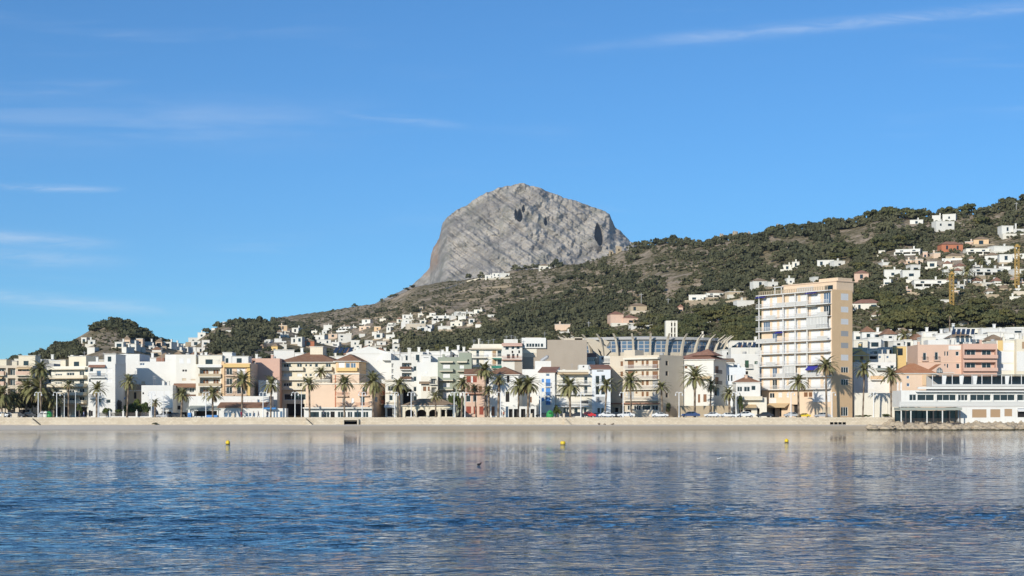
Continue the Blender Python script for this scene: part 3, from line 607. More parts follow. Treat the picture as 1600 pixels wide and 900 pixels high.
b.win([(416, 420, 643, 653), (421.5, 425, 643, 653), (427, 430, 642, 653), (431.5, 434.5, 642, 653), (437, 442, 642, 653)], 'n', dep=.1); b.awn([(413, 432, 636.5, 639.5)], 'aw_sky', 1.5); b.done()
# big cream block with brown tiled hip roof
b = Bld(AB, 'large cream apartment block under a broad brown tiled hip roof', 'apartment block', 438, 525, 566.5, 'cream', 456, 15, -5, 'R', roof='hip', rm='tile', rh=3.2, over=1.0, base=2.9)
for i, y in enumerate((578, 593, 608)):
    b.win([(443, 455, y - 9.5, y), (464, 472, y - 9.5, y), (492, 497, y - 9.5, y), (509, 517, y - 9.5, y)], 'g' if i != 1 else 's'); b.win([(477, 480, y - 9, y - 5), (483.5, 487.5, y - 9, y - 5)], 'g')
    b.balc([(441, 475, y), (490, 520, y)], 1.2, 'solid', 'cream', 'ivory', h=.8)
b.win([(444, 478, 615.5, 625)], 'g'); b.win([(447, 476, 631, 650)], 'd', dep=1); b.top([(482, 502, 542)], 'stair_tower', 'cream', 5, 5); b.box([(441, 520, 593.5, 595)], 'string_course', 'white', (.004, .15)); b.done()
b = Bld(AB, 'receding cream flank block with small dark balconies beside the big tiled block', 'apartment block', 412, 439, 570, 'cream', 462, 10, 8, base=2.9)
for y in (580, 589, 598): b.log([(415, 423, y - 6, y), (426, 437, y - 6, y)], dep=1); 
b.balc([(414, 437, y) for y in (580, 589, 598)], .8, 'bar', 'darkrail'); b.top([(430, 462, 547)], m='white', back=3, dep=6); b.done()
b = Bld(AB, 'orange painted top floor with glazed corner window and brown tiled roof', 'apartment block', 525, 561, 565, 'orange', 452, 12, -6, 'R', roof='hip', rm='tile', rh=2.0, over=.7, base=2.9)
b.win([(529, 538.5, 566, 575)], 's'); b.win([(540, 547, 567, 578), (548, 556, 567, 578)], 'n'); b.box([(526.5, 559, 574.5, 580)], 'balcony_front', 'yellow', (.01, .8)); b.box([(524, 562, 582.5, 584)], 'string_course', 'ivory', (.01, .4)); b.done()
b = Bld('gable_hall', 'tall blank white gabled wall with stepped edge behind the peach seafront building', 'building', 541, 611, 553, 'white', 462, 16, roof='front', rm='decklight', rh=2.0, over=.1, base=2.9); b.win([(556, 560, 560, 563), (588, 592, 560, 564)], 's', dep=.06); b.top([(597, 611, 563)], back=-1.5, dep=4, cap=False); b.done()
# peach seafront building
b = Bld('seafront_building', 'peach seafront building with roof balustrade and a palm shadow on its wall', 'building', 478, 581, 598, 'peach', 438, 13, -13, 'R')
b.win([(534, 540, 604, 617.5), (566, 574, 605, 617), (535, 540, 622, 634), (563, 570, 620, 634)], 'g'); b.win([(549, 553, 622, 630)], 's'); b.balc([(526, 545, 618.5), (561, 577.5, 618), (527, 545, 635), (556, 577, 635)], .9, 'bar', 'terra'); b.box([(478, 581, 599, 600.5)], 'cornice', 'ivory', (.004, .25)); b.box([(523.5, 525, 586, 636)], 'drainpipe', 'terra', (.01, .12))
b.win([(586, 590, 620, 628), (586, 590, 606, 614)], 'n', 'R'); b.balc([(592, 600, 617), (592, 600, 631)], .8, 'bar', 'terra', f='R')
b.top([(516, 558, 585)], 'roof_room', back=2.5, dep=6)
bal = MB(); 
for px in np.arange(480, 516, 1.6): u = b.F.u(px); bal.box(u, u + .1, .02, .14, b.H, b.H + .75, M['ivory'])
bal.box(b.F.u(479), b.F.u(516), .0, .17, b.H + .75, b.H + .9, M['ivory']); bal.build('balustrade', b.o); b.done()
b = Bld('glazed_pavilion', 'long white glazed cafe pavilion in front of the peach building', 'cafe', 475, 581, 637.5, 'white', 428.5, 4.5, par=.2)
b.win([(482, 499, 643, 653), (501.5, 515, 643, 653), (527.5, 541, 643, 653), (543, 551, 643, 653), (553, 565, 643, 653), (567, 576, 643, 653)], 'g', dep=.15); b.win([(516.5, 523, 643, 654)], 'd'); b.box([(474, 582, 636.5, 638.5)], 'canopy', 'white2', (.01, 1.2)); b.done()
b = Bld('narrow_house', 'narrow cream house with awning beside the shaded side of the peach building', 'house', 602, 620, 593, 'ivory', 441, 12); b.win([(606, 615, 603, 611), (608, 614, 617, 626)], 'g'); b.box([(601.5, 620.5, 594, 596)], 'cornice', 'beige', (.004, .3)); b.box([(602, 620, 613, 614.5), (602, 620, 628, 630)], 'string_course', 'beige', (.004, .3)); b.win([(605, 613, 638, 651)], 'd'); b.awn([(601, 617, 632, 637)], 'aw_white', 1.2); b.done()
b = Bld(AB, 'narrow white block with dark recessed balconies behind the seafront palms', 'apartment block', 611, 652, 563, 'white2', 450, 12, base=2.9)
b.log([(628, 643, y - 10, y) for y in (577, 592.5)], dep=1.6); b.log([(612, 615, y - 6, y) for y in (574, 583, 592)], dep=.6); b.win([(646, 651, y, y + 8) for y in (572, 588, 604, 619)], 'g'); b.balc([(625.5, 643, 577), (625.5, 643, 592.5)], 1.2, 'solid', 'brownframe', h=.7); b.win([(629, 643, 608, 636)], 'd', dep=3); b.ant([(623, 543), (603 + 12, 548)]); b.top([(637, 642, 545)], 'chimney', back=4, dep=1); b.done()
b = Bld(AB, 'broad blank white block next to the grey-green apartment block', 'apartment block', 652, 684, 566, 'white', 450, 12, base=2.9); b.win([(664, 668, 580, 584)], 's', dep=.08); b.top([(661, 673, 559)], back=1, dep=6, cap=False); b.done()
b = Bld(HS, 'small cream terraced house with balcony below the blank white block', 'house', 658, 684, 588, 'ivory', 442, 9); b.win([(661, 666, 604, 611), (668.5, 671.5, 604, 611)], 'w'); b.log([(673, 682, 589, 600), (674, 682, 605, 614)], dep=1.2); b.balc([(671, 684, 600), (671, 684, 615)], 1, 'bar', 'darkrail'); b.awn([(655, 672, 596, 600)], 'tileold', 1.0); b.done()
b = Bld(AB, 'grey-green apartment block with two columns of cream edged balconies', 'apartment block', 684, 737, 558, 'green', 446, 12, base=2.9)
for y in (579.5, 594, 608.5, 622): b.win([(692, 703, y - 10, y)], 's'); b.win([(718, 725, y - 9, y)], 's')
b.win([(730.5, 733, 561.5, 565)], 'd'); b.balc([(687, 708, y) for y in (579.5, 594, 608.5)] + [(714, 730, y) for y in (579.5, 594, 608.5)], 1.3, 'solid', 'green', 'cream', h=.6); b.balc([(687, 708, 565.5), (714, 730, 565.5)], 1.2, 'solid', 'cream', 'cream', h=.15)
b.win([(696, 702, 600.5, 607)], 'g'); b.top([(717, 736, 551)], back=.5, dep=7, cap=False); b.ant([(665 + 22, 545)]); b.done()
b = Bld('arcade_restaurant', 'single storey arcade restaurant with brown tiled hip roof and arches', 'restaurant', 629, 712, 634.5, 'cream', 431, 8, roof='hip', rm='tileold', rh=1.8, over=.5)
b.win([(633, 646.5, 640, 651), (651.5, 666, 640, 651), (670.5, 684, 640, 651), (689.5, 695.5, 640, 651), (698, 707, 640, 651)], 'd', dep=2.6); b.box([(q, q + 4, 637, 652) for q in (629.2, 647, 666.3, 684.6)], 'pillar', 'cream', (.01, .35))
f = b.F
for (a, e) in ((633, 646.5), (651.5, 666), (670.5, 684)):
    u0, u1 = f.u(a), f.u(e); z = f.uz(a, 640)[1]; mb = MB(); n_ = 10; c_, r_ = (u0 + u1) / 2, (u1 - u0) / 2
    for q in range(n_):
        a0, a1 = math.pi * q / n_, math.pi * (q + 1) / n_; x0, x1 = c_ - r_ * math.cos(a0), c_ - r_ * math.cos(a1); h0, h1 = math.sin(a0) * .9, math.sin(a1) * .9
        mb.hexa([f.p(x0, .3, z - .9 + h0), f.p(x1, .3, z - .9 + h1), f.p(x1, .02, z - .9 + h1), f.p(x0, .02, z - .9 + h0), f.p(x0, .3, z + .1), f.p(x1, .3, z + .1), f.p(x1, .02, z + .1), f.p(x0, .02, z + .1)], M['cream'])
    mb.build('arch', b.o)
b.done()
b = Bld(HS, 'salmon house with red-brown shutters and long dark balcony under a tiled roof', 'house', 727, 757, 586, 'salmon', 438, 10, roof='gable', rm='tile', rh=1.6, over=.4)
b.win([(729, 735.5, 587.5, 597.5), (739, 745, 587.5, 597.5)], 'r'); b.win([(736, 738.6, 588, 598)], 's'); b.win([(729, 734, 603.5, 613), (736.5, 740.5, 603, 613), (742.5, 746, 603, 613), (748, 753, 603, 613)], 'w'); b.balc([(726, 757, 614.5)], 1.1, 'bar', 'darkrail', 'redbrown'); b.win([(728, 735.5, 618, 628), (739, 745, 618, 628)], 'g'); b.win([(728.5, 736, 635, 646), (740, 745, 635, 647), (749, 755.5, 635, 648)], 'r'); b.done()
b = Bld(HS, 'white house with dark tall windows and tiled eaves behind four palms', 'house', 757, 810, 586, 'white', 438, 10, -10, 'R', roof='hip', rm='tile', rh=2.2, over=.5); b.win([(760, 764, 590, 600), (776, 780, 590, 600), (792, 796, 587, 598), (760, 764, 606, 616), (790, 796, 612, 628), (777, 782, 606, 615)], 'd'); b.win([(759, 763, 635, 650), (768, 773, 635, 650)], 'w'); b.done()
b = Bld('terrace_bar', 'white canopied terrace bar at the foot of the white corner house', 'bar', 790, 838, 635, 'white', 429, 5, par=.2); b.win([(795, 801, 639, 652), (803, 810, 639, 652), (814, 821, 639, 652), (829, 835, 639, 652)], 'd', dep=1); b.done()
b = Bld(AB, 'cream and peach upper apartment block with two balcony floors on the slope', 'apartment block', 735, 785, 543.5, 'ivory', 462, 12, base=2.9)
for y, k in ((557.5, 'g'), (571.5, 'g')): b.win([(744, 749, y - 10, y), (777, 784, y - 10, y)], k); b.win([(756, 768, y - 10, y)], 's'); b.win([(769.5, 775, y - 10, y)], 't', dep=.05)
b.balc([(736, 760, 558.5), (768, 784, 558.5), (736, 750, 573), (768, 785, 575)], 1.1, 'bar', 'rail'); b.box([(768, 785, 571.5, 575.5)], 'balcony_front', 'aw_green', (1.12, 1.2)); b.awn([(770, 784, 559.5, 561.5)], 'aw_green', 1.3); b.box([(733, 786, 543.8, 546)], 'cornice', 'beige', (.01, 1.0)); b.top([(739, 785, 537.5)], back=2, dep=8, cap=False); b.top([(747, 749, 530)], 'chimney', back=4, dep=.5); b.ant([(740, 529), (753, 532), (763, 530), (771, 528)]); b.done()
b = Bld(AB, 'slim apartment block with red iron rails and glazed white gallery', 'apartment block', 784, 816, 539, 'white2', 458, 12, base=2.9)
b.win([(789.5, 795.5, 541.5, 547), (799, 804, 540, 546), (807, 812.5, 539.7, 546)], 'g'); b.win([(792, 797, 553.5, 560), (800, 804, 553, 560), (807.5, 810, 553, 559), (805.7, 811, 565, 573.5)], 'h'); b.win([(799.5, 802, 548, 552), (810, 812.5, 547.5, 552)], 'd'); b.balc([(784, 815, 562)], 1.0, 'bar', 'terra', 'redbrown'); b.awn([(784, 816, 536, 541)], 'pink', 1.0); b.top([(787, 809, 530)], back=1.5, dep=4, cap=False); b.box([(804, 815.5, 563, 590)], 'render_panel', 'taupe', (.004, .05)); b.ant([(791, 523), (799, 522), (805, 524), (814, 528)]); b.done()
b = Bld(AB, 'tall blank taupe party wall block with white glazed top corner', 'apartment block', 815, 917, 531, 'taupe', 464, 16, base=2.9); b.box([(815.5, 839, 545, 558)], 'render_panel', 'beige', (.004, .06)); b.box([(816, 838.5, 545, 551.5)], 'render_panel', 'ivory', (.062, .1)); b.box([(815, 853, 528, 544)], 'glazed_gallery', 'white', (.004, .7)); 
f = b.F; gp = [(816, 818.5), (822.5, 826), (827, 830.3), (831.3, 834.6), (836, 839.5), (840.5, 843), (845, 848.5)]
for a, e in gp: mb = MB(); f.boxm(mb, f.u(a), f.u(e), .702, .73, f.uz(a, 542)[1], f.uz(a, 537)[1], M['glass']); mb.build('window', b.o)
b.top([(821, 846, 527)], back=1, dep=5, cap=False); b.top([(881, 912, 528.5), (898, 910, 527)], back=3, dep=6, m='beige', cap=False); b.done()
b = Bld(HS, 'white stepped roof house with a big rooftop tank below the taupe wall', 'house', 816, 845, 577, 'white', 444, 10, base=2.9); b.win([(819, 822, 590, 598), (828, 831, 620, 629)], 'w'); b.top([(836, 861, 564)], 'roof_room', back=2, dep=6, cap=False)
mb = MB(); u = b.F.u(851); mb.tube([(u - .9, 6.5, b.F.uz(851, 563)[1]), (u + .9, 6.5, b.F.uz(851, 556)[1]), (u + 1.0, 6.5, b.F.uz(851, 554)[1])], [.5, .5, .3], M['metal'], 8); mb.build('tank', b.o); b.done()
b = Bld(HS, 'slim white house with bright blue shutters stacked on every floor', 'house', 842, 867, 582, 'white', 436, 9, -8, 'R', roof='shed', rm='tilered', rh=1.6, over=.3)
for y in (592, 606.5, 621): b.win([(853, 860, y, y + 11.5)], 'B'); b.win([(846.5, 850, y, y + 5.5)], 'B')
b.balc([(852, 861.5, y) for y in (604, 618.5, 633)], .5, 'bar', 'darkrail'); b.win([(853, 859, 578.5 + 5, 588)], 'n'); b.done()
b = Bld(AB, 'white and cream seafront block with awning roof terrace and wide balconies', 'apartment block', 868, 925, 584, 'ivory', 437, 11)
for y in (600, 615): b.win([(879, 886, y - 12, y), (912.5, 918.5, y - 12, y)], 'g'); b.win([(890, 900, y - 11, y)], 's')
b.balc([(870, 920, 600.5), (868, 925, 615.5), (868, 923, 631)], 1.2, 'bar', 'rail', 'white'); b.awn([(871, 919, 581, 585)], 'aw_cream', 2.0); b.win([(908, 919.5, 626, 630.5)], 'd'); b.win([(873, 885, 621, 630)], 's'); b.win([(880, 884, 637, 650), (885.5, 888, 637, 650), (897, 903, 637, 650), (907, 911, 636, 648), (912, 917, 636, 648)], 'g'); b.awn([(868, 921, 632, 636)], 'aw_white', 1.5); b.top([(870, 920, 578)], back=2, dep=6); b.done()
b = Bld(AB, 'white narrow block with tall dark glazing and red tiled roof next to the beige block', 'apartment block', 925, 954, 577, 'bluewhite', 437, 11, roof='shed', rm='tilered', rh=1.4, over=.25)
b.win([(930.5, 937, 587, 600), (939.5, 946, 586, 597), (930.5, 937, 603, 617), (939, 946, 603, 617)], 'g'); b.win([(931, 945, 620, 629)], 'y'); b.win([(933, 938, 637, 651), (939, 944, 637, 651)], 'g'); b.win([(932.5, 943, 578.8, 580.5)], 'd'); b.done()
b = Bld(AB, 'beige four storey apartment block with long balconies and a grey flank wall', 'apartment block', 953, 1030, 554.5, 'beige', 436, 11, -41, 'R', base=2.9)
b.win([(969.5, 973.5, y, y + 7.5) for y in (564.5, 580.5, 615)], 'w')
for y in (575.5, 592, 606, 624): b.win([(981, 990.5, y - 12, y), (1019.5, 1028, y - 12, y)], 'w' if y < 600 else 'y'); b.win([(1002.5, 1006, y - 12, y - 4), (1009.5, 1013.5, y - 12, y - 4)], 'w'); b.win([(993, 996, y - 12, y - 9)], 'w')
b.balc([(978, 1030, y) for y in (576, 592.5, 608, 625.5)], 1.1, 'bar', 'rail', 'ivory'); b.box([(977, 1031, 559, 561.5)], 'canopy', 'ivory', (.01, 1.0)); b.win([(1040, 1044, y, y + 7) for y in (564, 580, 614)], 'd', 'R', dep=.15); b.win([(1041, 1045, 631, 643)], 'w', 'R')
b.win([(958, 966, 637, 651), (969, 976, 634, 651)], 'd', dep=1); b.win([(980, 987, 633, 641), (990, 1001, 633, 641), (1003, 1016, 633, 641), (1018, 1028, 633, 641)], 'g'); b.box([(953, 1031, 629.5, 631.5)], 'canopy', 'tilered', (.01, .6)); b.top([(971, 988, 547)], back=1, dep=4, cap=False); b.done()
# rib crowned church
c0 = at(945, 650, 490); ch = root('church', 'modern concrete church with a ring of curved ribs and blue slatted glazing', 'church', (0, 490, 6)); L_ = lambda px, py, Y: tuple(at(px, py, Y) - Vector((0, 490, 6)))
mb = MB(); N_ = 40; cx = (1008 - 800) / F * 500; rx, ry = 21.5, 15.0; ctr = (cx, 8.0)
def ell(a, k=1.0): return (ctr[0] + rx * k * math.cos(a), ctr[1] + ry * k * math.sin(a))
zb, zt1, zt2 = -6.0, CH + (HZ - 552) / F * 490 - 6, CH + (HZ - 528) / F * 490 - 6
for q in range(N_):
    a0, a1 = 2 * math.pi * q / N_, 2 * math.pi * (q + 1) / N_
    mb.face([(*ell(a1), zb), (*ell(a0), zb), (*ell(a0), zt1), (*ell(a1), zt1)], M['conc'])
mb.build('wall', ch)
mb = MB(); gl = MB()
for q in range(N_):
    a0, a1 = 2 * math.pi * q / N_, 2 * math.pi * (q + 1) / N_
    mb.face([(*ell(a1, 1.04), zt2), (*ell(a0, 1.04), zt2), (ctr[0], ctr[1], zt2 + .9)], M['grey']); mb.face([(*ell(a1, 1.04), zt2 - .8), (*ell(a0, 1.04), zt2 - .8), (*ell(a0, 1.04), zt2), (*ell(a1, 1.04), zt2)], M['grey'])
    for r_ in range(3):
        for s_ in range(2):
            f0, f1 = a0 + (a1 - a0) * (s_ * .5 + .06), a0 + (a1 - a0) * (s_ * .5 + .44); z0 = zt1 + .2 + r_ * (zt2 - zt1 - 1.2) / 3; z1 = z0 + (zt2 - zt1 - 1.2) / 3 - .25
            gl.face([(*ell(f1, .99), z0), (*ell(f0, .99), z0), (*ell(f0, .99), z1), (*ell(f1, .99), z1)], M['glassblue'])
    mb.face([(*ell(a1, .985), zt1), (*ell(a0, .985), zt1), (*ell(a0, .985), zt2 - .8), (*ell(a1, .985), zt2 - .8)], M['grey'])
mb.build('roof', ch); gl.build('glazing', ch)
for q in range(30):                                   # curved concrete ribs leaning outwards at their tips
    a = math.pi * 2 * (q + .5) / 30
    pts = []
    for s_, (k, z) in enumerate(((1.02, zb), (1.03, zt1 - 1), (1.06, zt1 + 1.5), (1.12, zt2 - .6), (1.22, zt2 + .9))): e = ell(a, k); pts.append((e[0], e[1], z))
    rb = MB(); t = Vector((-math.sin(a), math.cos(a), 0)) * .28; rad = Vector((math.cos(a), math.sin(a), 0)); wd = (1.6, 1.5, 1.3, .9, .25)
    for s_ in range(4):
        A, B = Vector(pts[s_]), Vector(pts[s_ + 1]); ra, rb_ = rad * wd[s_], rad * wd[s_ + 1]
        rb.hexa([A - t + ra * .6, A + t + ra * .6, A + t - ra * .1, A - t - ra * .1, B - t + rb_ * .6, B + t + rb_ * .6, B + t - rb_ * .1, B - t - rb_ * .1], M['conc'])
    rb.build('rib', ch)
def bent(mb, pts, w_, m):
    for (x0, y0, a), (x1, y1, c_) in zip(pts[:-1], pts[1:]):
        A, B = Vector(x0), Vector(x1)
for pts in ([(914, 531), (925, 533), (938, 541), (950, 552)], [(940, 531), (950, 537), (960, 545), (968, 556)], [(921, 534), (930, 545), (937, 566)]):
    rb = MB(); q = [L_(*p_, 486) for p_ in pts]; rb.tube(q, [.7 + .3 * k for k in range(len(q))], M['conc'], 4); rb.build('rib', ch)
bt = Bld('bell_tower', 'pale concrete bell tower with three slotted shafts rising behind the ribbed church', 'bell tower', 1040.5, 1058.5, 501, 'ivory', 508, 4, base=4); bt.win([(1048.5, 1050.8, 502, 510), (1048.5, 1050.8, 511.5, 520), (1048.5, 1050.8, 521, 527), (1053.4, 1055.7, 502, 510), (1053.4, 1055.7, 511.5, 520), (1053.4, 1055.7, 521, 527)], 'd', dep=1.5); bt.done()
b = Bld(HS, 'white house with red tiled roof tucked between the taupe wall and the church', 'house', 905, 930, 559, 'white', 470, 8, roof='gable', rm='tilered', rh=1.3, base=2.9); b.win(gridw(ev(917, 930, 4, 2.2), [(561, 565)])); b.done()
b = Bld(HS, 'small white house beside the leaning church rib', 'house', 936, 953, 556, 'white2', 474, 8, base=2.9); b.win([(940, 943, 558, 562)], 'd'); b.balc([(939, 953, 566)], .8, 'bar', 'darkrail'); b.done()
b = Bld(HS, 'low white roof terrace house with a round porthole window', 'house', 904, 926, 570, 'white', 452, 7, base=2.9); b.win([(910.5, 913, 571.5, 574)], 'd'); b.win([(919.5, 921.5, 570.8, 577)], 'y'); b.done()
# corner house with red pyramid roof
b = Bld('corner_house', 'white corner house with red-brown pyramid roof above the sunlit retaining wall', 'house', 1053, 1115, 562, 'white2', 441, 10, -27, 'R', roof='hip', rm='tilered', rh=2.2, over=.5, base=2.9)
b.win([(1117.5, 1123, 572, 583), (1117.5, 1123, 589, 600)], 'w', 'R'); b.win([(1113.6 + 3, 1124, 605.5, 618)], 'd', 'R', dep=.8); b.win([(1070, 1074, 572, 576), (1087, 1091, 572, 576), (1090.5, 1094, 616, 629), (1099, 1104, 616, 628)], 'w'); b.win([(1056, 1062, 604, 612), (1066, 1071, 604, 612)], 's'); b.balc([(1116, 1126, 584), (1116, 1126, 601)], .5, 'bar', 'darkrail', f='R'); b.awn([(1085, 1112, 588, 592)], 'aw_cream', 1.6)
b.box([(1054, 1085, 570, 571.5)], 'string_course', 'grey', (.01, .5)); tp = MB(); u0, u1 = b.F.u(1078), b.L; zz = b.H + 1.2
tp.face([(u0, 1, zz), (u1, 1, zz), ((u0 + u1) / 2, 4.5, zz + 1.9)], M['tilered']); tp.face([(u1, 1, zz), (u1, 8, zz), ((u0 + u1) / 2, 4.5, zz + 1.9)], M['tilered']); tp.face([(u0, 8, zz), (u0, 1, zz), ((u0 + u1) / 2, 4.5, zz + 1.9)], M['tilered']); tp.face([(u1, 8, zz), (u0, 8, zz), ((u0 + u1) / 2, 4.5, zz + 1.9)], M['tilered']); tp.build('lantern_roof', b.o); b.done()
b = Bld('retaining_wall', 'sunlit tan retaining wall of the raised terrace below the corner house', 'wall', 1062, 1142, 634, 'tan', 433.5, 6, par=.3); b.done()
b = Bld(HS, 'tall white house with green shuttered balcony beside the big tower block', 'house', 1142, 1186, 553, 'white', 462, 10, base=2.9); b.win([(1164, 1170, 563, 575)], 'G'); b.win([(1179, 1184, 564.5, 569)], 'G'); b.win([(1165, 1169, 580, 586)], 'd'); b.balc([(1163, 1175, 575)], .9, 'bar', 'darkrail'); b.top([(1142, 1187, 543)], m='white2', back=6, dep=6, cap=False); b.done()
b = Bld(HS, 'pale blue-grey house front between the corner house and the white balcony house', 'house', 1130, 1165, 574, 'bluewhite', 450, 8, base=2.9); b.win([(1137, 1140, 586, 598), (1142, 1145, 586, 599)], 'g'); b.win([(1147, 1150, 586, 595)], 's'); b.balc([(1131, 1165, 600)], .6, 'solid', 'bluewhite', h=.8); b.done()
b = Bld(HS, 'small house with brown tiled roof and green window above the pale blue-grey front', 'house', 1129, 1146, 567, 'white', 454, 7, roof='gable', rm='tileold', rh=1.2, base=2.9); b.win([(1130.5, 1135, 568.5, 573)], 'G'); b.done()
b = Bld('terrace_house', 'white glazed terrace house with brown tiled roof beside the tower foot', 'house', 1150, 1188, 598, 'white', 443, 8, roof='hip', rm='tile', rh=1.6, over=.3, base=2.9); b.win([(1152, 1160, 604, 612), (1162.5, 1172, 604, 612), (1174, 1181, 602.5, 610)], 'g'); b.top([(1164, 1168, 586)], 'chimney', 'salmon', 2, 1.2); b.done()
b = Bld('restaurant_terrace', 'cream terrace restaurant with awning and plants at the foot of the tower', 'restaurant', 1150, 1198, 621, 'ivory', 437, 6); b.balc([(1151, 1190, 624)], 1.4, 'solid', 'cream', h=.8); b.awn([(1158, 1181, 632, 637)], 'aw_cream', 1.8); b.win([(1165, 1174, 640, 651), (1183, 1187, 638, 651), (1155, 1161, 640, 651)], 'd', dep=.8); b.done()
# the tower
tw = Bld('apartment_tower', 'tall peach and orange apartment tower with nine floors of white balconies', 'apartment tower', 1190, 1300, 452, 'towerp', 430, 7.52, -55, 'R', base=2.9); b = tw
zf = [453, 473.7, 492.8, 511.8, 530.4, 549, 568.5, 587.5, 606.9]; fl = b.F; Yn = 430
colx = [(1192.5, 1203), (1206.5, 1214), (1217.5, 1229), (1232, 1246.5), (1250.5, 1262), (1267, 1282), (1286.5, 1298)]; rr = random.Random(5)
def rectz(fc, a, e, zt_, zb_): return fc.u(a), fc.u(e), zb_, zt_
zs_ = [CH + (HZ - y) / F * Yn - 2.9 for y in zf] + [CH + (HZ - 625) / F * Yn - 2.9]
def wz(fc, a, e, z0, z1, kind, dep=.2):            # opening given by heights instead of photo rows
    u0, u1 = fc.u(a), fc.u(e); fc.holes.append((u0, u1, z0, z1, dep)); mb = MB()
    if kind in KIND:
        mb.face([fc.p(u0, -dep + .03, z0), fc.p(u1, -dep + .03, z0), fc.p(u1, -dep + .03, z1), fc.p(u0, -dep + .03, z1)], M[KIND[kind][0]]); o = mb.build('window', tw.o); fr = MB(); n_ = max(1, round((u1 - u0) / 1.0)); fc.boxm(fr, u0, u1, -dep + .03, -dep + .105, z1 - .1, z1, M['frame'])
        for q in range(n_ + 1): uu = u0 + (u1 - u0 - .1) * q / n_; fc.boxm(fr, uu, uu + .1, -dep + .035, -dep + .1, z0, z1, M['frame'])
        fr.build('frame', o)
    else: fc.boxm(mb, u0 + .004, u1 - .004, -dep + .01, -dep + .12, z0 + .004, z1 - .004, M['sh_' + kind]); mb.build('shutter', tw.o)
for i in range(9):
    zt_, zb_ = zs_[i], (zs_[i + 1] if i < 8 else zs_[8])
    zs0 = zs_[i + 1] if i < 8 else None
    slab = MB(); fl.boxm(slab, -.9, tw.L - .1, .005, 1.35, zt_ - .2, zt_, M['white']); so = slab.build('balcony', tw.o)
    if i > 0:
        rb = MB(); fl.boxm(rb, -.9, tw.L - .1, 1.25, 1.32, zt_ + .95, zt_ + 1.02, M['rail']); n_ = 150
        for q in range(n_ + 1): uu = -.9 + (tw.L + .75) * q / n_; fl.boxm(rb, uu, uu + .03, 1.27, 1.3, zt_ + .01, zt_ + .95, M['rail'])
        for q in range(7):
            if rr.random() < .3: uu = -.9 + (tw.L + .6) * q / 7; fl.boxm(rb, uu, uu + (tw.L + .6) / 7 - .2, 1.20, 1.245, zt_ + .05, zt_ + .9, M['balglass'])
        rb.build('railing', so)
        if i in (3, 7):                          # a balcony bay closed in with white sliding glazing
            a_, e_ = {1: (1265, 1298), 3: (1266, 1298), 4: (1230, 1247), 5: (1186, 1206), 7: (1229, 1247)}[i]; u0, u1 = fl.u(a_), fl.u(e_) - .2; eb = MB(); fl.boxm(eb, u0, u1, 1.0, 1.04, zt_ + .02, zs_[i - 1] - .21, M['balglass']); eo = eb.build('balcony_glazing', so); ef = MB(); n_ = max(2, int((u1 - u0) / 1.1))
            for q in range(n_ + 1): uu = u0 + (u1 - u0 - .1) * q / n_; fl.boxm(ef, uu, uu + .1, 1.045, 1.1, zt_ + .02, zs_[i - 1] - .21, M['frame'])
            fl.boxm(ef, u0, u1, 1.042, 1.11, zs_[i - 1] - .4, zs_[i - 1] - .215, M['frame']); ef.build('frame', eo)
        for uu in (.0, fl.u(1227.5), fl.u(1246.5), fl.u(1265)):
            pb = MB(); fl.boxm(pb, uu, uu + .1, .8, 1.2, zt_ + .005, zs_[i - 1] - .205, M['frame']); pb.build('divider', so)
    if i < 8:
        for a, e in colx:
            if rr.random() < .04: continue
            wz(fl, a, e, zs_[i + 1] + (.1 if e - a > 7 else .9), zs_[i] - .55, rr.choice('ssssgsnss'), .2)
        wz(tw.Rt, 1314, 1325.5, zs_[i + 1] + .95, zs_[i] - .75, 'y' if i in (3, 4) else ('g' if i > 5 else 's'), .12)
wz(tw.Rt, 1314, 1325.5, zs_[8] - .2 - 0, zs_[8] - .1, 's', .1) if False else None
for a, e, k in ((1269, 1281, 5), ): pass
def awz(a, e, z, m, drop=.9, d=1.5): mb = MB(); u0, u1 = fl.u(a), fl.u(e); mb.hexa([fl.p(u0, d, z - drop), fl.p(u1, d, z - drop), fl.p(u1, .5, z - .1), fl.p(u0, .5, z - .1), fl.p(u0, d, z - drop + .1), fl.p(u1, d, z - drop + .1), fl.p(u1, .5, z - .02), fl.p(u0, .5, z - .02)], M[m]); mb.build('awning', tw.o)
awz(1264, 1280, zs_[0] - .22, 'aw_blue', .4, 1.6); awz(1264, 1280, zs_[1] - .22, 'aw_grey', .4, 1.6); awz(1183 + 3, 1200, zs_[0] - .22, 'aw_blue', .5, 1.6); awz(1216, 1228, zs_[3] - .22, 'aw_blue', .6, 1.6); awz(1264.5, 1281.5, zs_[6] - .22, 'aw_blue', 1.3, 1.6)
zg = zs_[8]
b.win([(1202, 1210, 614, 622)], 'g'); b.win([(1216, 1222, 613, 621), (1229, 1233, 614, 621)], 's'); b.win([(1256, 1262, 613, 620), (1263.5, 1269, 613, 620)], 'w'); b.win([(1202, 1213, 622.5, 630)], 's', dep=.08)
b.awn([(1194, 1234, 630, 637)], 'aw_cream', 1.8); b.win([(1202, 1211, 637.5, 651), (1214, 1221, 637.5, 651), (1236, 1248, 632, 651)], 'd', dep=1.2); b.win([(1274, 1282, 636, 650), (1284, 1297, 636, 650)], 'b', dep=.15); b.win([(1314, 1325, 636, 650)], 'g', 'R', dep=.15); b.box([(1266, 1299, 609, 650)], 'white_cladding', 'white', (.004, .05)) if False else None
b.win([(1270, 1298, 609, 628)], 's', dep=.06)
b.box([(1301, 1332, 450.5, 607)], 'side_cladding', 'brickor', (.004, .06), f='R') if False else None
zr_ = tw.H - tw.par + .01; kz = 434 / F
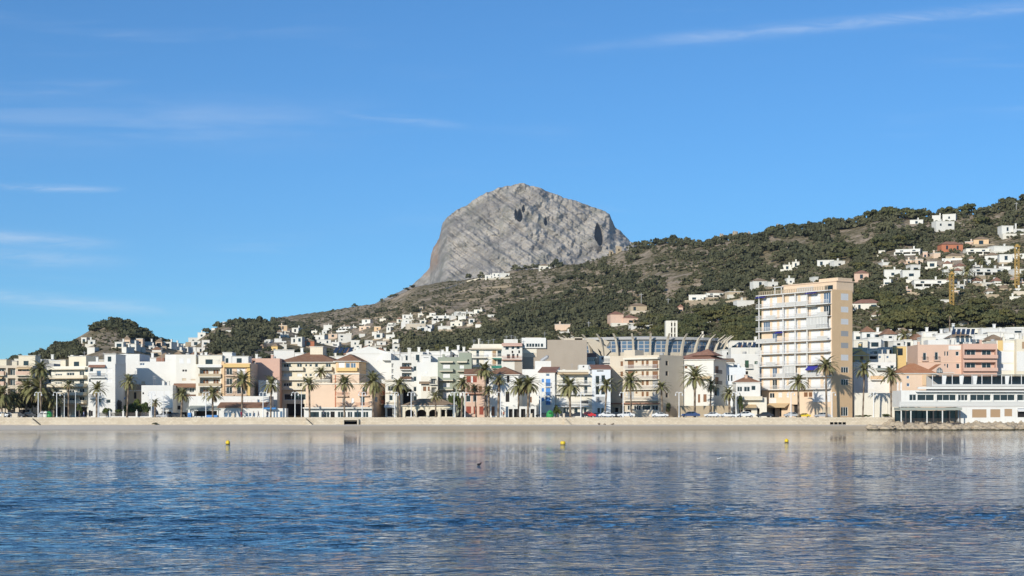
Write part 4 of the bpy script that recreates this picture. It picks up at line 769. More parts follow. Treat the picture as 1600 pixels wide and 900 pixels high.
ph = MB(); ph.box(fl.u(1215), tw.L - .5, 2.2, 8.4, zr_, zr_ + 16.5 * kz, M['towerp']); ph.box(fl.u(1213), tw.L - .3, 2.0, 8.6, zr_ + 16.5 * kz + .003, zr_ + 16.5 * kz + .25, M['peach']); o_ = ph.build('penthouse', tw.o)
pw = MB(); pw.box(tw.L - 4.6, tw.L - 1.8, 2.12, 2.19, zr_ + .6, zr_ + 1.9, M['glass']); pw.build('window', o_); pw = MB(); pw.box(fl.u(1236), fl.u(1262), 2.12, 2.19, zr_ + .1, zr_ + 2.0, M['balglass']); pw.build('window', o_)
lr = MB(); lr.box(fl.u(1268), tw.L - .5, 2.7, 8.0, zr_ + 16.5 * kz + .26, zr_ + 21 * kz + .3, M['towerp']); lr.build('lift_room', tw.o)
rc = MB(); rc.box(fl.u(1196), fl.u(1213), 3, 7, zr_ + 2.6, zr_ + 2.8, M['white']); rc.box(fl.u(1197), fl.u(1198), 3.1, 3.3, zr_, zr_ + 2.597, M['white']); rc.box(fl.u(1207), fl.u(1208), 3.1, 3.3, zr_, zr_ + 2.597, M['white']); rc.build('roof_canopy', tw.o)
rb = MB(); fl.boxm(rb, .1, tw.L - .1, 1.2, 1.3, zs_[0] + .9, zs_[0] + 1.0, M['tan']); 
for q in range(60): uu = .1 + (tw.L - .3) * q / 60; fl.boxm(rb, uu, uu + (.25 if q % 2 else .06), 1.22, 1.28, zs_[0] + .01, zs_[0] + .9, M['tan'])
rb.build('railing', tw.o)
for f_, m_ in ((tw.Rt, M['brickor']),):
    pass
tw.done()
# the flank of the tower is orange brick: give that wall its own finish
wo = [c_ for c_ in tw.o.children if c_.name.startswith('wall')][0]; wo.data.materials.append(M['brickor'])
for p_ in wo.data.polygons:
    if p_.normal.x > .9 and p_.center.x > tw.L - .02: p_.material_index = len(wo.data.materials) - 1
# houses to the side of the tower
b = Bld('garden_wall', 'tall pale weathered wall along the road between the tower and the pier restaurant', 'wall', 1334, 1408, 614, 'ivory', 436, 1.0, par=.05); b.box([(1385.5, 1386.5, 614, 650), (1365, 1366, 614, 650)], 'buttress', 'ivory', (.004, .15)); b.done()
b = Bld(HS, 'white double house with small dark awnings above the pale weathered wall', 'house', 1334, 1400, 566, 'white', 447, 8, base=2.9); b.win([(1357, 1361, 571, 575), (1371, 1377, 570.5, 576), (1391, 1397, 570.5, 576)], 'g'); b.awn([(1368, 1391, 575, 579)], 'aw_grey', 1.2); b.win([(1338, 1342, 582, 590), (1354, 1365, 596, 607)], 's'); b.balc([(1360, 1380, 593)], 1, 'solid', 'orange', h=1.0); b.done()
b = Bld('yellow_house', 'yellow gabled house with dark porch above the white double house', 'house', 1334, 1358, 556, 'yellow', 452, 7, roof='front', rm='tileold', rh=1.3, base=6); b.win([(1344, 1349, 557, 562)], 'w'); b.done()
b = Bld(HS, 'white low house with dark open porch beside the yellow gabled house', 'house', 1358, 1400, 553, 'white2', 456, 7, base=6); b.win([(1359, 1371, 555, 561)], 'd', dep=2); b.win([(1373, 1377, 556, 560), (1385, 1389, 556, 560)], 'n'); b.done()
b = Bld('salmon_hotel', 'salmon coloured three storey hotel with recessed balcony wing above the pier restaurant', 'hotel', 1434, 1505, 538.5, 'salmon', 447, 12, base=2.9)
b.win([(1442, 1447.5, 551, 563), (1460.5, 1466, 550, 562.5), (1475.5, 1477.7, 549, 556), (1479.5, 1482, 549, 556), (1493, 1498.5, 549, 556), (1475.5, 1477.7, 568.5, 575), (1479.5, 1482, 568.5, 575), (1494, 1499.5, 568, 576)], 'g'); b.balc([(1440, 1449.5, 563.5), (1458.5, 1468, 563)], .6, 'bar', 'darkrail'); b.box([(1434, 1504, 565, 566)], 'string_course', 'peach', (.004, .1)); b.box([(1482, 1501, 540, 546.5)], 'name_board', 'white', (.01, .12)); b.top([(1450, 1480, 531)], 'roof_room', 'white', 2, 5, False); b.done()
b2 = Bld('balcony_wing', 'salmon balcony wing with three glazed bays on each floor, part of the hotel row', 'hotel', 1505, 1558, 537, 'pink', 445, 11, base=2.9)
for y in (558, 578): b2.log([(1507, 1556, y - 12, y)], dep=1.7, inner='g', inh=.9)
b2.balc([(1504, 1558, 559), (1504, 1558, 579)], .9, 'solid', 'pink', h=.75); b2.done()
b = Bld('orange_house', 'peach house with big orange tiled roof and arched attic window', 'house', 1401, 1462, 584, 'peach', 438.5, 9, roof='hip', rm='tileor', rh=2.7, over=.4, base=2.9); b.win([(1416.5, 1421, 587, 592), (1416.5, 1421.5, 598.5, 604)], 'n'); b.win([(1398.5 + 3, 1404, 597, 610), (1406.5, 1409.5, 597, 610)], 's'); b.box([(1441, 1458, 586, 602)], 'arch_panel', 'orange', (.004, .2)); b.done()
b = Bld('gabled_annex', 'salmon gable front with white framed arched window beside the orange tiled roof', 'house', 1452, 1490, 583, 'salmon', 440, 6, roof='front', rm='tileor', rh=2.3, over=.2, base=2.9)
fc = b.F; mb = MB(); fr = MB(); u = fc.u(1467.5); z0 = fc.uz(1467, 582.5)[1]; pts = [(u - .8, z0)] + [(u - .8 * math.cos(math.pi * q / 8), z0 + .45 + .95 * math.sin(math.pi * q / 8)) for q in range(9)] + [(u + .8, z0)]
mb.face([fc.p(a, .33, z) for a, z in pts], M['glass']); o = mb.build('arched_window', b.o)
for q in (-.4, 0, .4): fc.boxm(fr, u + q - .05, u + q + .05, .335, .37, z0, z0 + 1.2, M['frame'])
fc.boxm(fr, u - .8, u + .8, .335, .365, z0 + .4, z0 + .5, M['frame']); fr.build('frame', o)
b.roof = 'front'; b.done()
b = Bld(AB, 'cream block with pale blank panels at the edge beside the hotel wing', 'apartment block', 1557, 1588, 532, 'ivory', 450, 12, base=2.9); b.win([(1568, 1585, 535.5, 547.5)], 's', dep=.1); b.box([(1559, 1567, 532, 548)], 'render_panel', 'yellow', (.004, .05)); b.win([(1561, 1584, 549.5, 567), (1561, 1584, 569, 579)], 's', dep=.05); b.done()
b = Bld(AB, 'cream block with sand coloured stripe standing beside the panelled cream block', 'apartment block', 1588, 1640, 530, 'cream', 448, 12, base=2.9); b.win([(1597, 1604, 534, 545)], 't'); b.win([(1590, 1595, 551, 553)], 'd'); b.box([(1588.5, 1639, 549, 580)], 'render_panel', 'white', (.004, .06)); b.win([(1610, 1618, 534, 545), (1625, 1633, 534, 545)], 't'); b.done()
# pier restaurant
pr = Bld('pier_restaurant', 'white two storey restaurant with long ribbon windows on the rocky shore', 'restaurant', 1497, 1660, 636, 'white', 408, 12, par=.2, base=1.0)
pr.win([(1519, 1541.5, 639.5, 652.5), (1547.5, 1563, 639.5, 652), (1569.5, 1581.5, 639, 650.5)], 't', dep=.2); pr.win([(1590, 1612, 638, 652)], 'd'); pr.awn([(1589, 1620, 638.5, 643)], 'aw_white', 1.0); pr.done()
up = Bld('restaurant_gallery', 'long glazed upper dining gallery with white fascia above the pier restaurant', 'restaurant', 1408, 1660, 610, 'white', 410.5, 9.5, par=.25, base=CH + (HZ - 635.5) / F * 410.5)
for a, e in ((1421, 1432), (1433.5, 1460), (1463, 1494), (1496.5, 1512.5), (1515.5, 1548.5), (1552, 1586), (1589, 1620)): up.win([(a, e, 616.5, 626)], 'g', dep=.35)
up.box([(1404, 1660, 627.5, 634)], 'glass_balustrade', 'balglass', (.9, .97)); up.box([(1403, 1660, 634.3, 636.2)], 'floor_slab', 'white', (.01, 1.3)); up.box([(1433, 1660, 604.5, 608), (1430, 1660, 610.5, 612.5)], 'fascia', 'white', (.3, 1.1)); up.box([(q, q + 2, 615.5, 627.4) for q in (1461, 1494.3, 1513.3, 1549.3, 1586.5)], 'post', 'white', (.3, .5)); up.done()
pv = root('pier_pavilion', 'grey framed open dining pavilion on a low deck under the gallery', 'pavilion', at(1402, 660.5, 406.5)); W_ = (1497 - 1402) / F * 406.5; k_ = 406.5 / F
dk = MB(); dk.box(0, W_, -3, 3, -.4, 0, M['darkrail']); dk.build('deck', pv)
for q in range(5): lg = MB(); lg.box(q * W_ / 4.2 + .1, q * W_ / 4.2 + .4, -2.8, -2.5, -2.2, -.4, M['darkrail']); lg.build('deck_leg', pv)
cp = MB(); cp.box(-.1, W_ + .1, -3.2, 3, (660.5 - 641) * k_, (660.5 - 636.8) * k_, M['aw_grey']); cp.build('canopy', pv)
for px in (1403, 1410, 1418, 1443, 1453, 1467, 1478, 1494): ps_ = MB(); u = (px - 1402) * k_; ps_.box(u, u + .25, -2.95, -2.75, .002, 19 * k_, M['white'] if px in (1403, 1418, 1443, 1467) else M['darkrail']); ps_.build('post', pv)
rl = MB(); rl.box(0, W_, -2.93, -2.87, .95, 1.02, M['darkrail'])
for q in range(90): u = W_ * q / 90; rl.box(u, u + .04, -2.92, -2.88, .01, .95, M['darkrail'])
rl.build('railing', pv); bk = MB(); bk.box(0, W_, 2.6, 2.9, .003, 19 * k_, M['glass']); bk.build('back_glazing', pv)
rt = root('roof_terrace', 'rooftop dining terrace with white curtains and thin pergola above the gallery', 'terrace', at(1455, 604, 414)); k_ = 414 / F
fl_ = MB(); fl_.box(0, 200 * k_, -1.5, 5, -.9, -.02, M['darkrail']); fl_.build('terrace_floor', rt); pgm = MB(); pgm.box(0, 200 * k_, -1.4, 5, 18 * k_, 18.8 * k_, M['aw_grey']); pgm.build('pergola_roof', rt)
for q in range(14): ps_ = MB(); u = q * 200 * k_ / 13; ps_.box(u - .08, u + .08, -1.35, -1.2, 0, 18 * k_, M['rail']); ps_.build('post', rt)
for px in (1470, 1497, 1518, 1568):
    cm = MB(); u = (px - 1455) * k_; cm.hexa([(u + .1, -1.3, .3), (u + .8, -1.3, .3), (u + .8, -1.15, .3), (u + .1, -1.15, .3), (u, -1.3, 17 * k_), (u + 1.1, -1.3, 17 * k_), (u + 1.1, -1.15, 17 * k_), (u, -1.15, 17 * k_)], M['aw_white']); cm.build('curtain', rt)
bk = MB(); bk.box(0, 200 * k_, 4.6, 4.9, 0, 17 * k_, M['grey']); bk.build('back_wall', rt); pl_ = MB(); pl_.box(0, 200 * k_, -1.55, -1.51, 0, .55, M['balglass']); pl_.build('parapet', rt)
# ------------------------------------------------------------ landmarks used in the descriptions
LM = [(-99, 'tan balcony block'), (52, 'tall palm clump'), (95, 'cream balcony block'), (139, 'white stepped block'), (182, 'old tan house'), (222, 'blank white party wall'), (276, 'white block with tiled canopy'), (308, 'loggia block'), (350, 'salmon block'),
      (394, 'pink block'), (436, 'big tiled block'), (525, 'orange top floor'), (565, 'white gable hall'), (612, 'narrow dark balcony block'), (652, 'blank white block'), (684, 'grey-green block'), (735, 'peach upper block'), (785, 'red-railed slim block'),
      (816, 'glazed taupe corner'), (860, 'blank taupe wall'), (917, 'leaning church rib'), (955, 'beige block'), (1000, 'ribbed church'), (1040, 'bell tower'), (1062, 'red pyramid roof'), (1130, 'green-shuttered white house'), (1183, 'tower balconies'),
      (1260, 'tower penthouse'), (1310, 'orange tower flank'), (1335, 'yellow gabled house'), (1372, 'white porch house'), (1402, 'orange tiled roof'), (1434, 'salmon hotel'), (1505, 'hotel balcony wing'), (1557, 'panelled cream block'), (1588, 'striped cream block')]
def lm(px):
    r = LM[0][1]
    for a, nm in LM:
        if px >= a: r = nm
    return r
ORD = ['', 'second ', 'third ', 'fourth ', 'fifth ', 'sixth ', 'seventh ', 'eighth ', 'ninth ', 'tenth ', 'eleventh ', 'twelfth ', 'thirteenth ', 'fourteenth ', 'fifteenth ', 'sixteenth ', 'seventeenth ', 'eighteenth ', 'nineteenth ', 'twentieth ']
# ------------------------------------------------------------ simple houses of the old town and the villas on the slopes
CW = dict(white='white', white2='white', ivory='cream', cream='cream', peach='peach', pink='pink', salmon='salmon', tan='tan', terra='red', yellow='yellow', palegreen='pale green', bluewhite='pale grey', beige='beige', orange='orange', stone='stone')
houses = []
def house(px, pyb, wp, hp, wall='white', st='flat', yaw=None, Y=None, rm='tileold', seed=None, name='villa', dep=None):
    """px, pyb: middle of its foot in the photo; wp, hp: its width and height there; it stands where that line of sight meets the slope"""
    r = random.Random(seed if seed is not None else int(px * 7 + pyb * 13))
    P = at(px, pyb, Y) if Y else hit(px, pyb)
    if P is None: return
    k = P.y / F; w_, h = wp * k, hp * k; d = dep or min(max(w_ * .6, 6), 11); yaw = R(r.uniform(-22, 14)) if yaw is None else R(yaw)
    z0 = -3.5 if not Y else min(-1.5, ground(px, Y) - P.z - 1.0); wm = M[wall]
    o = root(name, None, name.replace('_', ' '), P, yaw); mb = MB(); rb = MB(); parts = []
    def block(x0, x1, y0, y1, zt_, roof, par='wall'):
        mb.box(x0, x1, y0, y1, z0, zt_, wm)
        if roof == 'flat': rb.box(x0 - .12, x1 + .12, y0 - .12, y1 + .12, zt_ + .002, zt_ + .25, M['white2'] if r.random() < .7 else M['decklight'])
        else:
            e = zt_ + .003; T = e + min(1.9, .22 * (y1 - y0) + .35); a = [(x0 - .4, y0 - .4, e), (x1 + .4, y0 - .4, e), (x1 + .4, y1 + .4, e), (x0 - .4, y1 + .4, e)]; q = min((x1 - x0), (y1 - y0)) / 2 + .3; m_ = M[rm]
            if (x1 - x0) >= (y1 - y0): r0, r1 = (x0 - .4 + q, (y0 + y1) / 2, T), (x1 + .4 - q, (y0 + y1) / 2, T); fs = [(a[0], a[1], r1, r0), (a[2], a[3], r0, r1), (a[3], a[0], r0), (a[1], a[2], r1)]
            else: r0, r1 = ((x0 + x1) / 2, y0 - .4 + q, T), ((x0 + x1) / 2, y1 + .4 - q, T); fs = [(a[0], a[1], r0), (a[2], a[3], r1), (a[1], a[2], r1, r0), (a[3], a[0], r0, r1)]
            for f_ in fs: rb.face(f_, m_)
            rb.face(a[::-1], M['white2'])
    def winp(x0, x1, y, zb, zt_, m_='glass', nm='window'):
        parts.append((nm, x0, x1, y, zb, zt_, m_))
    hw = w_ / 2
    if st in ('flat', 'hip'):
        if w_ > 11 and h > 4:
            s_ = r.uniform(.35, .6); lo, hi = (-hw, -hw + w_ * s_), (-hw + w_ * s_ - .3, hw)
            if r.random() < .5: lo, hi = (hw - w_ * s_, hw), (-hw, hw - w_ * s_ + .3)
            block(lo[0], lo[1], 0, d, h * .62, 'flat' if st == 'flat' else 'hip'); block(hi[0], hi[1], r.uniform(.4, 1.6), d * 1.1, h, st)
            yy = [(lo, 0, h * .62), (hi, .3, h)]
        else: block(-hw, hw, 0, d, h, st); yy = [((-hw, hw), 0, h)]
        for (a, e), y_, t_ in yy:
            n_ = max(1, int((e - a) / 4.2)); fl_n = max(1, int(t_ / 3.2))
            for q in range(n_):
                for f_ in range(fl_n):
                    if r.random() < .15: continue
                    c_ = a + (e - a) * (q + .5) / n_; ww = r.choice((.5, .7, 1.1)); zb = t_ - 2.55 - 3.0 * f_
                    winp(c_ - ww, c_ + ww, None, max(zb, .2), min(zb + r.choice((1.3, 2.0)), t_ - .3))
    elif st == 'arc':            # lower arcaded terrace with the house set back on it
        block(-hw, hw, 3.0, d + 3, h, r.choice(('flat', 'hip'))); mb.box(-hw, hw, 0, 3.0, z0, h * .42 - .0, wm) if False else None
        rb.box(-hw - .1, hw + .1, -.1, 3.0, h * .5, h * .5 + .35, M['white2']); n_ = max(3, int(w_ / 3.2))
        for q in range(n_ + 1): x = -hw + w_ * q / n_; mb.box(x - .3, x + .3, 0, .5, z0, h * .5 - .003, wm)
        mb.box(-hw, hw, .1, .3, z0, .7, wm)
        winp(-hw + .4, hw - .4, 2.96, .3, h * .5 - .4, 'dark', 'arcade_shade_panel')  # dark panel on the back wall, the arcade's shade put into its colour
        for q in range(max(1, int(w_ / 5))): c_ = -hw + w_ * (q + .5) / max(1, int(w_ / 5)); winp(c_ - .8, c_ + .8, 2.96, h * .5 + .5, h - .4)
    if not Y and r.random() < .55 and wp > 9:        # garden terrace held by a low wall in front of the villa
        tb = MB(); x0 = -hw - r.uniform(0, 2); x1 = hw + r.uniform(0, 3); tb.box(x0, x1, -r.uniform(2.5, 4.5), -.01, z0 - 2, -.02 + r.uniform(.0, .35), M[r.choice(('white', 'beige', 'tan', 'ivory', 'stone'))]); tb.build('terrace', o)
    if r.random() < .6 and wp > 8:
        x = r.uniform(-hw * .6, hw * .6); cb = MB(); cb.box(x, x + .7, d * .6, d * .6 + .7, h * .6, h + 1.6, wm); cb.box(x - .1, x + .8, d * .6 - .1, d * .6 + .8, h + 1.603, h + 1.8, M['white2']); cb.build('chimney', o)
    mb.build('wall', o); rb.build('roof', o)
    for nm, x0, x1, y, zb, zt_, m_ in parts:
        if y is None:
            y = 0
            for fi in range(0, len(mb.v), 8):           # front of the block that carries this opening
                xa, xb, ya, zt2_ = mb.v[fi][0], mb.v[fi + 1][0], mb.v[fi][1], mb.v[fi + 4][2]
                if xa - .01 <= (x0 + x1) / 2 <= xb + .01 and zt2_ >= zt_: y = ya
        wb = MB(); wb.box(x0, x1, y - .05, y - .004, zb, zt_, M[m_]); wb.build(nm, o)
    houses.append((o, px, pyb, hp, CW.get(wall, wall), {'flat': 'flat-roofed', 'hip': 'tile-roofed', 'arc': 'arcaded'}[st], name))
VILLAS = '''131,535,9,7,w,f;143,539,11,7,w,f;186,543,13,8,w,f;207,546,12,8,w,f;219,549,10,6,c,f;142,552,12,9,w,f;248,541,10,7,p,h;262,544,13,9,w,f;237,546,9,5,w,f;278,548,12,5,w,f;289,536,17,7,c,a;302,531,15,7,w,f;315,525,13,7,w,f;333,517,6,4,w,f;350,507,4,4,w,f;357,519,8,2.5,w,f
408,547,8,5,o,h;417,536,7,4,w,f;419,535,7,4,w,f;434.6,534,11,4.5,w,f;428.7,548,11,7,y,h;459.6,538,10,10,w,f;468,541,8,14,w,f;482,542,18,9,t,h;499,532,17,8,w,f;506,537,22,6,w,f;520,530,14,8,p,f;512,515,13,7,w,f;537,517,18,7,w,a;539,536,20,14,w,f;555,540,14,8,w,f;559,548,12,9,w,f;570,515,18,5,p,f;572,506,14,7,w,h;553,513,11,3,w,f;591,530,13,9,w,f;598,501,10,3,c,f;577,537,10,5,w,f;596,539,14,5,w,f;585,524,8,5,w,f;614,510,18,6,w,a;636.5,500,16,8,w,f;640,504,20,5,w,f;650,513,30,7,b,f;660,517,16,6,w,f;669,514,12,6,w,f;688,502,26,9,w,a;695,516,20,6,w,f;713,510,20,7,c,f;731,493,34,6,w,a;747,490,14,6,c,f;658,484,6,4,n,f;607,519,7,8,w,f;447,527,9,5,c,f;491,521,10,4,c,f;524,541,12,6,w,f;545,526,9,5,c,f;566,526,9,5,w,h
765,436,15,6,w,f;776,434,15,7,w,f;789,434,15,7,w,f;851,420,17,6,c,h;738,494,10,4,c,f;769,496,14,4,w,f;879,516,24,9,p,f;882,522,16,3,w,f;976,506,44,15,k,h;998,487,26,9,n,h;1003,516,34,8,w,f;1063,487,8,7,k,h;1093,470,34,9,w,f;1120,466,30,9,w,a;1165,479,28,9,w,f;1188,448,23,9,w,h;1208,449,16,8,w,f;1116,503,26,9,w,f;1150,462,24,6,n,f;1097,529,14,5,c,f
1425,341,24,6,g,f;1432,350,20,6,w,f;1463,346,13,9,w,f;1483,346,20,11,w,f;1477,361,30,15,w,f;1515,336,9,3,w,f;1583,367,34,14,w,f;1417,399,38,10,w,a;1488,393,34,11,t,h;1514,384,12,6,k,f;1533,383,23,9,o,h;1530,399,36,11,c,a;1571,394,38,9,w,f;1550,407,22,8,w,h;1572,411,20,13,w,f;1290,417,26,10,w,f;1312,415,18,7,w,f;1490,405,24,5,n,h
1346,439,22,12,k,h;1395,432,26,10,w,f;1424,437,27,14,w,f;1431,423,16,9,w,f;1456,450,52,13,w,a;1426,442,20,5,c,f;1550,432,54,13,w,a;1570,427,18,10,w,f;1354,484,44,10,c,h;1370,497,16,5,w,h;1476,473,14,4,w,f;1572,455,20,5,n,h;1511,508,26,8,w,f;1566,508,38,10,w,h;1512,446,10,9,w,f;1545,448,12,6,c,f;1594,430,20,9,w,f;1592,405,18,8,w,f;1528,421,14,6,w,f;1503,421,14,5,c,h;1586,470,16,6,c,f'''
WC = dict(w='white2', c='ivory', p='peach', o='orange', y='yellow', t='terra', b='beige', n='tan', k='salmon', g='palegreen')
for ln in VILLAS.split('\n'):
    for e in ln.split(';'):
        q = e.split(','); house(*[float(v) for v in q[:4]], WC[q[4]], {'f': 'flat', 'h': 'hip', 'a': 'arc'}[q[5]], rm='tilered' if q[4] in 'tckg' and q[5] == 'h' and float(q[0]) > 900 else 'tileold')
# smaller villas filling the clusters
vx_ = random.Random(77); VPOS = [[float(v) for v in e.split(',')[:4]] for ln in VILLAS.split('\n') for e in ln.split(';')]
for (bx0, bx1, by0, by1, slope, cnt, cc_) in ((190, 325, 536, 552, -.10, 12, 'wwwcwp'), (435, 620, 517, 552, -.10, 13, 'wcwcwpwon'), (620, 760, 492, 516, -.12, 8, 'wwcw'), (1375, 1602, 398, 462, -.14, 26, 'wwwcwpkw'), (1230, 1340, 415, 446, -.1, 4, 'wcw')):
    n_ = 0; tries = 0
    while n_ < cnt and tries < 400:
        tries += 1; x, y = vx_.uniform(bx0, bx1), vx_.uniform(by0, by1); w_, h = vx_.uniform(7, 15), vx_.uniform(5, 9)
        if any(abs(x - v[0]) < (w_ + v[2]) * .5 and abs(y - v[1]) < max(h, v[3]) * .9 for v in VPOS): continue
        cc = vx_.choice(cc_); st = 'hip' if vx_.random() < .3 else 'flat'; house(x, y, w_, h, WC[cc], st, rm=vx_.choice(('tileold', 'tile', 'tilered'))); VPOS.append([x, y, w_, h]); n_ += 1
# old town rows, front to back
rt_ = random.Random(11)
def row(x0, x1, Y, ytop, jit, wmin, wmax, cols, hip=.10, dy=None):
    x = x0
    while x < x1:
        w_ = rt_.uniform(wmin, wmax); t_ = (ytop(x) if callable(ytop) else ytop) + rt_.uniform(-jit, jit); Yj = Y + rt_.uniform(-4, 4); gb = HZ - (ground(x, Yj) - CH) * F / Yj
        pyb = max(t_ + 8, min(gb, t_ + 26)); house(x + w_ / 2, pyb, w_, pyb - t_, rt_.choice(cols), 'hip' if rt_.random() < hip else 'flat', rt_.uniform(-7, 7), Yj, rm=rt_.choice(('tileold', 'tileold', 'tile')), seed=rt_.random(), name='terraced_house', dep=8)
        x += w_ * rt_.uniform(.85, 1.1)
WWW = ['white', 'white', 'white2', 'white', 'ivory', 'white2']
row(1334, 1400, 474, 544, 3, 16, 28, WWW + ['peach', 'yellow']); row(1334, 1434, 492, 532, 4, 14, 26, WWW + ['tan']); row(1334, 1440, 512, 520, 4, 12, 22, WWW, .4)
row(1440, 1600, 474, 530, 3, 18, 34, WWW + ['ivory']); row(1440, 1605, 492, 521, 3, 16, 34, WWW); row(1485, 1605, 514, 513, 2, 22, 40, WWW)
row(1128, 1184, 482, 546, 3, 14, 24, WWW, .1); row(1118, 1184, 500, 534, 3, 14, 26, WWW, .1)
row(604, 690, 474, 554, 3, 12, 22, WWW, .0); row(604, 735, 492, 550, 2.5, 10, 22, WWW + ['salmon'], .0)
row(0, 140, 480, 564, 3, 14, 28, ['ivory', 'cream', 'white2', 'tan'], .2); row(225, 400, 482, 560, 2, 14, 26, WWW); row(460, 545, 482, 555, 3, 12, 22, WWW)
row(545, 612, 490, 552, 2, 12, 20, WWW); row(915, 960, 500, 548, 4, 12, 18, WWW, .4); row(740, 930, 500, 549, 3, 14, 26, WWW)
# descriptions: colour, roof, what it stands above, and its rank among its likes there
grp = {}
for h_ in houses: grp.setdefault((h_[4], h_[5], h_[6], lm(h_[1])), []).append(h_)
for (c_, rf, nm, L0), v in grp.items():
    v.sort(key=lambda h_: h_[2] - h_[3])
    for i, h_ in enumerate(v):
        kind = 'hillside villa over' if nm == 'villa' else 'old town house behind'
        a_ = '' if len(v) == 1 else (', uppermost of %d' % len(v) if i == 0 else ', %shighest of %d' % (ORD[i], len(v)))
        tag(h_[0], f'{c_} {rf} {kind} the {L0}{a_}', 'villa' if nm == 'villa' else 'house', 'villas on the slopes' if nm == 'villa' else 'old town houses')
# rooftop solar racks
def solar(px, py, Y, n_):
    P = at(px, py, Y); o = root('solar_rack', 'row of dark tilted solar panels on a white rooftop behind the ' + lm(px), 'solar panels', P)
    for q in range(n_): mb = MB(); x = q * 1.35; mb.hexa([(x, 0, .3), (x + .95, 0, .3), (x + .95, .06, .25), (x, .06, .25), (x + .7, 1.6, 1.9), (x + 1.65, 1.6, 1.9), (x + 1.65, 1.66, 1.85), (x + .7, 1.66, 1.85)], M['solar']); mb.build('panel', o)
    fr = MB(); fr.tube([(0, 1.5, -2.5), (0.5, 1.5, 1.5)], .06, M['metal'], 5); fr.tube([(n_ * 1.35, 1.5, -2.5), (n_ * 1.35, 1.5, 1.5)], .06, M['metal'], 5); fr.tube([(0, 1.55, 1.3), (n_ * 1.35, 1.55, 1.3)], .06, M['metal'], 5); fr.build('frame', o)
solar(1487, 524, 470, 5); solar(520, 553, 466, 4); solar(1152, 545, 470, 4)
# ------------------------------------------------------------ castle ruins, towers on the ridge, cranes, masts, terraces
def ridge_tower(px, pyb, wp, hp, label, sq=False):
    P = hit(px, pyb); k = P.y / F; r_ = wp * k / 2; o = root('ruined_tower', label, 'tower', P); mb = MB(); z1 = hp * k
    if sq: mb.box(-r_, r_, 0, 2 * r_, -3, z1, M['stone'])
    else: mb.tube([(0, r_, -3), (0, r_, z1 * .5), (0, r_, z1)], [r_ * 1.05, r_, r_ * .95], M['stone'], 14)
    mb.build('wall', o); cb = MB()
    for q in range(7):
        a = q * 2 * math.pi / 7 + .3; hgt = .5 + ((q * 37) % 10) / 12; x, y = math.cos(a) * r_ * .75, r_ + math.sin(a) * r_ * .75; cb.box(x - r_ * .2, x + r_ * .2, y - r_ * .2, y + r_ * .2, z1 + .004, z1 + hgt, M['stone'])
    cb.build('broken_rim', o); db = MB(); db.box(-.5, .5, -.12 - r_ * .03, .2, z1 * .25, z1 * .25 + 1.6, M['dark']); db.build('door', o)
ridge_tower(1128, 371, 7, 9, 'stubby tan ruined tower on the ridge, lowest of the old windmills'); ridge_tower(1149.5, 370, 9, 11, 'broad tan ruined windmill tower on the ridge beside a dark pine'); ridge_tower(1217, 358, 8, 13, 'tallest tan stone tower on the ridge with a low ruin beside it')
ridge_tower(1171, 362, 5, 6, 'small tan tower stump on the ridge between two windmill ruins'); ridge_tower(1322, 346, 7, 6, 'lone tan tower stump far along the ridge above the tower flank'); ridge_tower(955, 394, 7, 5, 'small square tan hut by the foot of the rock mountain', True); ridge_tower(967, 392, 9, 8, 'square tan blockhouse on the shoulder beside the rock mountain', True)
def strip_wall(pts, hp, m_, label, name='terrace_wall', th=1.5):
    ps_ = [hit(*p_) for p_ in pts]; mb = MB(); o0 = ps_[0]
    for A, B in zip(ps_[:-1], ps_[1:]):
        k = A.y / F * hp; a, e = A - o0, B - o0; mb.hexa([(a.x, a.y, a.z - 2), (e.x, e.y, e.z - 2), (e.x, e.y + th, e.z - 2), (a.x, a.y + th, a.z - 2), (a.x, a.y, a.z + k), (e.x, e.y, e.z + k), (e.x, e.y + th, e.z + k), (a.x, a.y + th, a.z + k)], M[m_])
    o = mb.build(name, None, o0); tag(o, label, 'wall')
strip_wall([(695, 453), (712, 447), (730, 441), (748, 437), (764, 437), (800, 435)], 2.4, 'cream', 'long pale retaining wall climbing the slope to the white hilltop villas'); strip_wall([(1178, 358), (1195, 357), (1210, 356)], 2.5, 'stone', 'low ruined stone wall on the ridge next to the tallest tower')
strip_wall([(1236, 366), (1262, 365)], 3, 'tan', 'tan stone wall below the ridge pines above the tower block'); strip_wall([(1095, 374), (1117, 373)], 2.5, 'stone', 'low stone wall on the ridge next to the stubby tower'); strip_wall([(1395, 464), (1430, 460), (1470, 459), (1492, 456)], 3, 'tan', 'tan garden retaining wall under the long arcaded villa')
strip_wall([(1070, 478), (1100, 477), (1130, 478), (1166, 472)], 7, 'tan', 'bare tan earth bank below the long white villa near the tower', 'earth_bank', 9); strip_wall([(1180, 395), (1236, 388)], 2, 'beige', 'beige track edge wall on the scrubby slope below the ridge'); strip_wall([(1410, 412), (1470, 400), (1520, 403)], 3, 'tan', 'tan terrace wall stepping under the red villa'); strip_wall([(1540, 455), (1570, 449), (1600, 445)], 4, 'tan', 'tan building site bank beside the far yellow crane', 'earth_bank', 5); strip_wall([(1485, 521), (1540, 519), (1600, 518)], 7, 'white', 'long white garden wall under the villas behind the salmon hotel')
strip_wall([(1440, 361), (1462, 352), (1500, 350), (1516, 343)], 2, 'beige', 'pale zigzag road wall beside the white hilltop houses')
